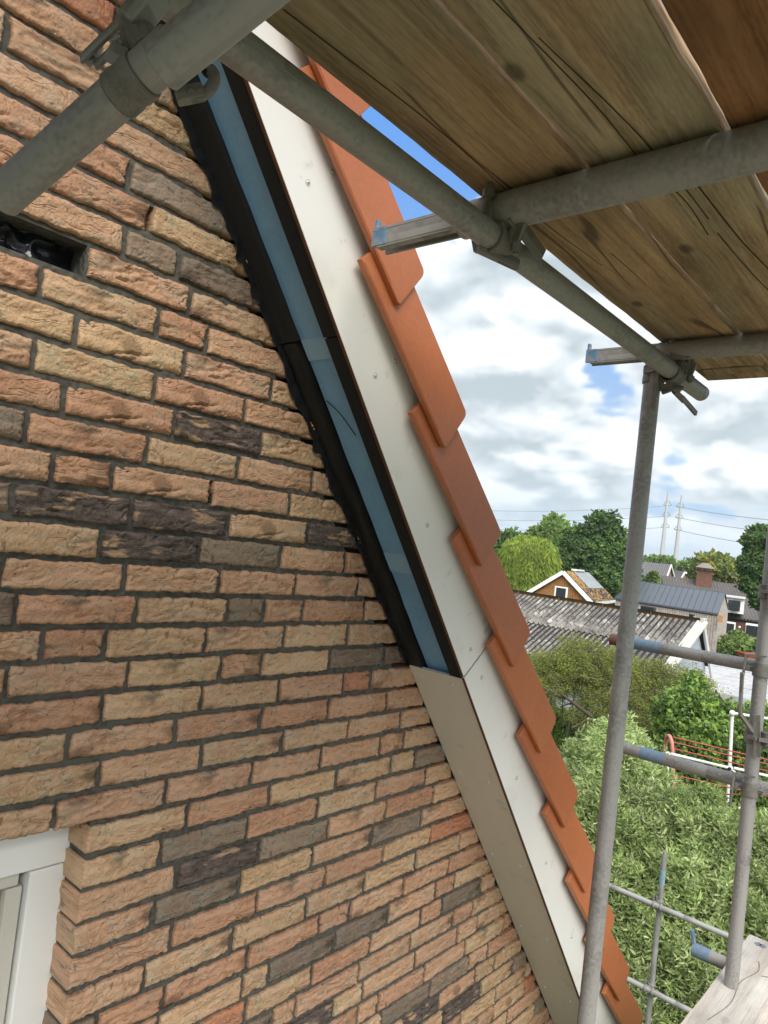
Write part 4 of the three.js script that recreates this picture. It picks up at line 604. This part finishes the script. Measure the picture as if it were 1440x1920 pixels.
{
  const o = thing('cold_frame', 'pale grey panelled cold frame under the bare branches', 'cold frame', gy(P(1062, 1330, 23)));
  const a = P(1022, 1322, 24), b = P(1090, 1342, 22); part('panel', poly([a, b, add(b, new THREE.Vector3(0.6, 0.9, -0.3)), add(a, new THREE.Vector3(0.6, 0.9, -0.3))], new THREE.Vector3(0, -0.05, 0)), M([0.42, 0.44, 0.45], 0.3), o); part('frame', [bar(a, b, 0.08, 0.08), bar(add(a, new THREE.Vector3(0.6, 0.9, -0.3)), add(b, new THREE.Vector3(0.6, 0.9, -0.3)), 0.07, 0.07)], M([0.18, 0.16, 0.14], 0.8), o);
  part('wall', poly([gy(a), gy(b), b, a], new THREE.Vector3(0.5, 0, 0)), M([0.28, 0.15, 0.08], 0.95, { map: speck }), o);
}

// ---------------------------------------------------------------- trees, bushes
const leafGeo = (n, len, wid, spread, droop = 0) => {  // a sprig: n pointed, folded leaves round a short twig
  const pos = []; for (let i = 0; i < n; i++) {
    const a = i * 2.4 + rnd(), t = i / n, dir = new THREE.Vector3(Math.cos(a), rr(-0.2, 0.9) - droop, Math.sin(a)).normalize(), base = new THREE.Vector3(rr(-1, 1), rr(-1, 1), rr(-1, 1)).multiplyScalar(spread), s = new THREE.Vector3(rr(-1, 1), rr(-0.4, 0.4), rr(-1, 1)).cross(dir).normalize(), up = dir.clone().cross(s), l = len * rr(0.7, 1.2), w = wid * rr(0.8, 1.15);
    const p0 = base, p1 = add(base, dir.clone().multiplyScalar(l)), m1 = add(base, dir.clone().multiplyScalar(l * 0.45), s.clone().multiplyScalar(w / 2), up.clone().multiplyScalar(w * 0.18)), m2 = add(base, dir.clone().multiplyScalar(l * 0.45), s.clone().multiplyScalar(-w / 2), up.clone().multiplyScalar(w * 0.18));
    for (const q of [p0, m1, p1, p0, p1, m2]) pos.push(q.x, q.y, q.z);
  }
  const g = new THREE.BufferGeometry(); g.setAttribute('position', new THREE.Float32BufferAttribute(pos, 3)); g.computeVertexNormals(); return g;
};
const leafMat = new THREE.MeshPhysicalMaterial({ color: 0xffffff, roughness: 0.9, side: THREE.DoubleSide, transmission: 0.35, thickness: 0 });
function foliage(name, parent, blobs, count, geo, colors, o = {}) {
  const { shell: sh = 0.55, s0 = 0.75, s1 = 1.25, rough = 0.8, flat = 1 } = o, im = new THREE.InstancedMesh(geo, leafMat, count), d = new THREE.Object3D(), tot = blobs.reduce((s, b) => s + b[1] * b[1], 0), dir = new THREE.Vector3(), c = new THREE.Color();
  let k = 0; blobs.forEach((b, bi) => {
    const n = bi === blobs.length - 1 ? count - k : Math.round(count * b[1] * b[1] / tot), tint = rr(0.8, 1.2);
    for (let i = 0; i < n && k < count; i++, k++) {
      do dir.set(rr(-1, 1), rr(-1, 1), rr(-1, 1)); while (dir.lengthSq() > 1 || dir.lengthSq() < 0.01); dir.normalize();
      const lump = 1 + rough * (noise(dir.x * 4 + bi * 7.1 + 50, dir.y * 4 + dir.z * 3.1 + 90) - 0.5), r = b[1] * lump * (sh + (1 - sh) * Math.sqrt(rnd()));
      d.position.set(b[0].x + dir.x * r, b[0].y + dir.y * r * flat * (b[2] || 1), b[0].z + dir.z * r);
      d.rotation.set(rr(-0.7, 0.7), rnd() * 6.28, rr(-0.7, 0.7)); if (o.hang) d.rotation.set(rr(-0.15, 0.15), rnd() * 6.28, rr(-0.15, 0.15)); const s = rr(s0, s1); d.scale.set(s, s * (o.hang ? 1.2 : 1), s); d.updateMatrix(); im.setMatrixAt(k, d.matrix);
      const q = pick(colors), v = tint * rr(0.75, 1.25); im.setColorAt(k, c.setRGB(q[0] * v, q[1] * v, q[2] * v));
    } });
  im.name = name; im.userData.kind = 'stuff'; finish(im); hang(im, parent); return im;
}
function limb(a, b, r0_, r1_, bend = 0.1) { const L = a.distanceTo(b), m = lerpV(a, b, 0.5).add(new THREE.Vector3(rr(-1, 1), rr(-0.3, 0.6), rr(-1, 1)).multiplyScalar(L * bend)), cv = new THREE.QuadraticBezierCurve3(a, m, b), gs = [], n = 6; for (let i = 0; i < n; i++) gs.push(rod(cv.getPoint(i / n), cv.getPoint((i + 1) / n), mix(r0_, r1_, i / n), 7, mix(r0_, r1_, (i + 1) / n))); return gs; }
const bark = M([0.09, 0.07, 0.05], 0.95, { map: speck }), barkPale = M([0.28, 0.25, 0.2], 0.95, { map: speck });
// crown box given in pixels: centre x, top, bottom, width, at a depth
function tree(name, label, cx, top, bot, w, depth, leaves, cols, count, o = {}) {
  const k = depth / 1331, C = P(cx, (top + bot) / 2, depth), rx = w / 2 * k, ry = (bot - top) / 2 * k, base = gy(C), t = thing(name, label, o.cat || 'tree', base), blobs = [];
  const nb = Math.round((o.blobs || 22) * 1.5); for (let i = 0; i < nb; i++) { const a = i * 2.39996, y = 1 - 2 * (i + 0.5) / nb, q = Math.sqrt(1 - y * y), f = rr(0.52, 0.88); blobs.push([new THREE.Vector3(C.x + Math.cos(a) * q * rx * f, C.y + y * ry * f * (o.tall || 1), C.z + Math.sin(a) * q * rx * f), Math.min(rx, ry) * rr(0.18, 0.40)]); }
  blobs.push([C, Math.min(rx, ry) * 0.62]);
  const trunk = limb(base, add(C, new THREE.Vector3(0, -ry * 0.1, 0)), rx * 0.09 + 0.05, rx * 0.05 + 0.02, 0.03); for (let i = 0; i < 5; i++) trunk.push(...limb(lerpV(base, C, rr(0.5, 0.9)), blobs[(i * 4 + 1) % nb][0], rx * 0.035 + 0.02, 0.02)); part('trunk', trunk, bark, t);
  foliage('crown', t, blobs, count, leaves, cols, o); return t;
}
const L45 = leafGeo(7, 0.34, 0.2, 0.2), L80 = leafGeo(6, 0.6, 0.4, 0.35), LW = leafGeo(9, 0.5, 0.085, 0.22, 1.6);
const dg = [[0.085, 0.175, 0.03], [0.065, 0.145, 0.025], [0.12, 0.22, 0.042], [0.05, 0.115, 0.024]], mg = [[0.14, 0.24, 0.045], [0.11, 0.2, 0.038], [0.18, 0.27, 0.055]], yg = [[0.24, 0.34, 0.035], [0.19, 0.29, 0.03], [0.29, 0.37, 0.045]];
tree('broadleaf_tree', 'large dense dark green tree behind the wooden cabin', 1117, 972, 1150, 150, 66, L45, dg, 15000, { blobs: 34 });
tree('broadleaf_tree', 'light feathery green tree behind the willow', 1030, 978, 1090, 90, 80, L80, mg, 4200, {});
tree('broadleaf_tree', 'dark green tree at the far left beside the roof tiles', 955, 993, 1110, 75, 84, L80, dg, 3500, {});
{ // weeping willow: a domed crown with hanging strands
  const C = P(992, 1056, 60), t = thing('willow_tree', 'yellow green weeping willow left of the wooden cabin', 'willow tree', gy(C)), blobs = [];
  part('trunk', limb(gy(C), C, 0.35, 0.2, 0.04), bark, t);
  for (let i = 0; i < 84; i++) { const a = i * 2.39996, q = Math.sqrt((i + 0.5) / 84), r = 2.25 * q, topY = C.y + 1.75 * Math.sqrt(Math.max(0, 1 - q * q * 0.9)) + rr(-0.25, 0.25) + 0.2, drop = (0.5 + 3.2 * q) * rr(0.7, 1.1), n = Math.ceil(drop / 0.36); const x = C.x + Math.cos(a) * r + rr(-0.15, 0.15), z = C.z + Math.sin(a) * r + rr(-0.15, 0.15); for (let j = 0; j < n; j++) blobs.push([new THREE.Vector3(x, topY - j * 0.36, z), 0.27 * (1 - 0.45 * j / n), 1.3]); }
  foliage('crown', t, blobs, 15000, LW, yg, { hang: true, shell: 0.2, s0: 0.6, s1: 1.0 });
}
tree('broadleaf_tree', 'dark leafy tree at the right edge behind the pole', 1440, 985, 1142, 104, 44, leafGeo(7, 0.24, 0.14, 0.14), dg, 12000, { blobs: 30, tall: 1.1 });
tree('laburnum_tree', 'loose tree with hanging yellow blossom behind the chimney', 1338, 1036, 1110, 80, 86, L80, [[0.14, 0.2, 0.04], [0.38, 0.36, 0.03], [0.14, 0.19, 0.05], [0.2, 0.22, 0.04], [0.13, 0.18, 0.05]], 1000, { rough: 0.9, shell: 0.3 });
tree('broadleaf_tree', 'small light green shrub at the back of the barn house', 1222, 1072, 1108, 26, 72, L45, mg, 700, { blobs: 8 });
tree('broadleaf_tree', 'round green tree on the horizon left of the pylons', 1235, 1044, 1075, 60, 130, L80, mg, 900, { blobs: 12 });
tree('broadleaf_tree', 'green tree between the right pylon and the yellow tree', 1293, 1052, 1085, 44, 125, L80, mg, 700, { blobs: 10 });
tree('broadleaf_tree', 'mid green tree left of the right-hand dark tree', 1392, 1055, 1100, 46, 110, L80, dg, 900, { blobs: 10 });
{ // far wood along the horizon
  const o = new THREE.Group(); const blobs = []; for (let i = 0; i < 130; i++) { const px = 880 + i * 5 + rr(-3, 3), dep = rr(230, 330); const p = P(px, 1000, dep); blobs.push([new THREE.Vector3(p.x, rr(2.5, 5.5), p.z), rr(3, 5.5)]); }
  const im = foliage('far_wood', null, blobs, 9000, leafGeo(5, 2.4, 1.7, 1.2), [[0.06, 0.11, 0.045], [0.05, 0.10, 0.04], [0.08, 0.13, 0.05]], { kind: 'stuff', shell: 0.5 }); im.userData = { kind: 'stuff', label: 'far band of woodland along the horizon', category: 'woodland' };
}
// the garden below: bushes built up from sprigs
const bush = (name, label, pts, r, count, geo, cols, o = {}) => {
  const blobs = pts.map(([x, y, d, k = 1]) => [P(x, y, d), r * k]), c = blobs[0][0], t = thing(name, label, o.cat || 'bush', gy(c)); const st = []; for (const b of blobs.filter((_, i) => i % (o.skip || 2) === 0)) st.push(...limb(gy(lerpV(c, b[0], 0.35)), b[0], 0.04, 0.012, 0.12)); part('stems', st, o.bark || bark, t); foliage('leaves', t, blobs, count, geo, cols, { shell: 0.5, ...o }); return t;
};
const LO = leafGeo(9, 0.075, 0.02, 0.045), LM = leafGeo(12, 0.05, 0.024, 0.075), LC = leafGeo(7, 0.085, 0.062, 0.07);
const og = [[0.25, 0.34, 0.10], [0.2, 0.29, 0.075], [0.31, 0.39, 0.145], [0.15, 0.22, 0.055], [0.38, 0.45, 0.2]];
bush('olive_bush', 'big bush of narrow grey green leaves below the guard rails', [[1130, 1570, 8.5], [1215, 1580, 8.4], [1300, 1610, 8.2], [1385, 1640, 8.0], [1470, 1640, 8.2], [1150, 1680, 7.9], [1240, 1690, 7.7], [1330, 1720, 7.5], [1420, 1760, 7.3], [1180, 1790, 7.4], [1270, 1810, 7.2], [1360, 1850, 7.0], [1450, 1880, 7], [1220, 1910, 7.0], [1300, 1930, 6.9], [1260, 1990, 6.9], [1380, 1960, 6.9], [1180, 1880, 7.3], [1340, 1590, 8.6, 0.7], [1240, 1565, 8.9, 0.7]], 0.6, 46000, LO, og, { shell: 0.55, rough: 1.1, s0: 0.6, s1: 1.4 });
bush('pale_bush', 'paler taller shoots of silvery leaves behind the first upright pole', [[1160, 1450, 9.4], [1115, 1470, 9.6], [1105, 1540, 9.0], [1172, 1415, 9.6, 0.65], [1178, 1480, 9.2, 0.8], [1165, 1395, 9.7, 0.6], [1150, 1520, 9, 0.9]], 0.46, 10000, leafGeo(9, 0.078, 0.024, 0.055), [[0.34, 0.44, 0.16], [0.28, 0.38, 0.12], [0.40, 0.49, 0.22]], { rough: 1.3, s0: 0.6, s1: 1.5 });
bush('yellow_green_bush', 'loose yellow green garden tree with bare twigs before the shed', [[1040, 1270, 15.6], [1085, 1245, 15.6], [1130, 1265, 15.4], [1180, 1280, 15.2], [1240, 1290, 15], [1295, 1300, 14.8, 0.9], [1015, 1290, 15.4, 0.4], [1120, 1330, 15], [1190, 1340, 14.6], [1255, 1350, 14.4], [1150, 1390, 14.3], [1220, 1400, 14.1], [1290, 1370, 14.2], [1010, 1255, 16, 0.6], [1150, 1240, 15.8, 0.5]], 0.56, 17000, LM, [[0.24, 0.29, 0.04], [0.18, 0.24, 0.035], [0.31, 0.34, 0.045], [0.13, 0.17, 0.035], [0.2, 0.19, 0.06]], { rough: 0.9, shell: 0.35, s0: 0.6, s1: 1.1, cat: 'garden tree', skip: 1, bark: barkPale });
{ const t = scene.getObjectByName('yellow_green_bush'), gs = []; for (let i = 0; i < 30; i++) { const a = P(rr(1010, 1300), rr(1235, 1400), rr(14.2, 15.2)), b = add(a, new THREE.Vector3(rr(-0.5, 0.5), rr(-0.2, 0.6), rr(-0.5, 0.5))); gs.push(...limb(a, b, 0.008, 0.003, 0.4)); } part('twigs', gs, barkPale, t);
  part('branch', [...limb(P(1110, 1345, 14.2), P(1045, 1296, 14.4), 0.045, 0.02, 0.05), ...limb(P(1075, 1318, 14.3), P(1050, 1325, 14.5), 0.02, 0.008, 0.1), ...limb(P(1062, 1310, 14.35), P(1030, 1300, 14.6), 0.016, 0.006, 0.1), ...limb(P(1056, 1362, 14.6), P(1056, 1302, 14.5), 0.014, 0.01, 0.05)], bark, t, 'bare dark branch'); }
bush('climber_hedge', 'glossy green climber hedge behind the red and white frame', [[1290, 1345, 12.6], [1335, 1372, 12.4], [1385, 1395, 12.2], [1440, 1370, 12.2, 0.8], [1290, 1400, 12.4], [1340, 1400, 12], [1400, 1420, 11.8], [1450, 1400, 12], [1280, 1470, 12.2], [1340, 1480, 11.9], [1410, 1490, 11.7], [1320, 1540, 11.8], [1400, 1560, 11.6], [1302, 1282, 12.9, 0.3], [1330, 1330, 12.9, 0.4], [1240, 1450, 12.4], [1260, 1530, 12.2], [1460, 1480, 11.8]], 0.5, 12000, LC, [[0.15, 0.27, 0.035], [0.1, 0.19, 0.028], [0.22, 0.34, 0.05], [0.07, 0.14, 0.02]], { rough: 0.7, cat: 'hedge' });
bush('green_shrub', 'bright green shrub low beside the roof tiles', [[1060, 1375, 17], [1040, 1365, 17.3], [1085, 1385, 16.6], [1065, 1410, 16.5], [1095, 1420, 16]], 0.42, 3000, LC, [[0.18, 0.27, 0.03], [0.13, 0.22, 0.03], [0.22, 0.3, 0.05]], { cat: 'shrub' });
bush('young_shoots', 'few upright leafy shoots in front of the red bars', [[1290, 1500, 9.2, 0.8], [1325, 1500, 9.1], [1270, 1515, 9.1], [1350, 1520, 9, 0.7], [1235, 1495, 9.3, 0.8]], 0.16, 700, leafGeo(8, 0.075, 0.024, 0.04), [[0.24, 0.33, 0.1], [0.18, 0.28, 0.07]], { cat: 'shrub', skip: 1 });
bush('garden_shrub', 'green planting in front of the brick house windows', [[1370, 1215, 56], [1382, 1205, 58], [1374, 1228, 53], [1392, 1212, 56, 0.7], [1425, 1214, 53, 0.5], [1440, 1212, 54, 0.5]], 0.7, 1500, L45, mg, { cat: 'shrub' });
{ const p = P(1087, 1385, 15.5); solo('pale_post', rod(gy(p, 0), add(p, new THREE.Vector3(0, 0.25, 0)), 0.06, 10), barkPale, 'pale short post or trunk beside the bright green shrub', 'post'); }

scene.fog = new THREE.FogExp2(0xcfdce8, 0.0002);   // thin summer haze over the far poles and woods
renderer.render(scene, camera);
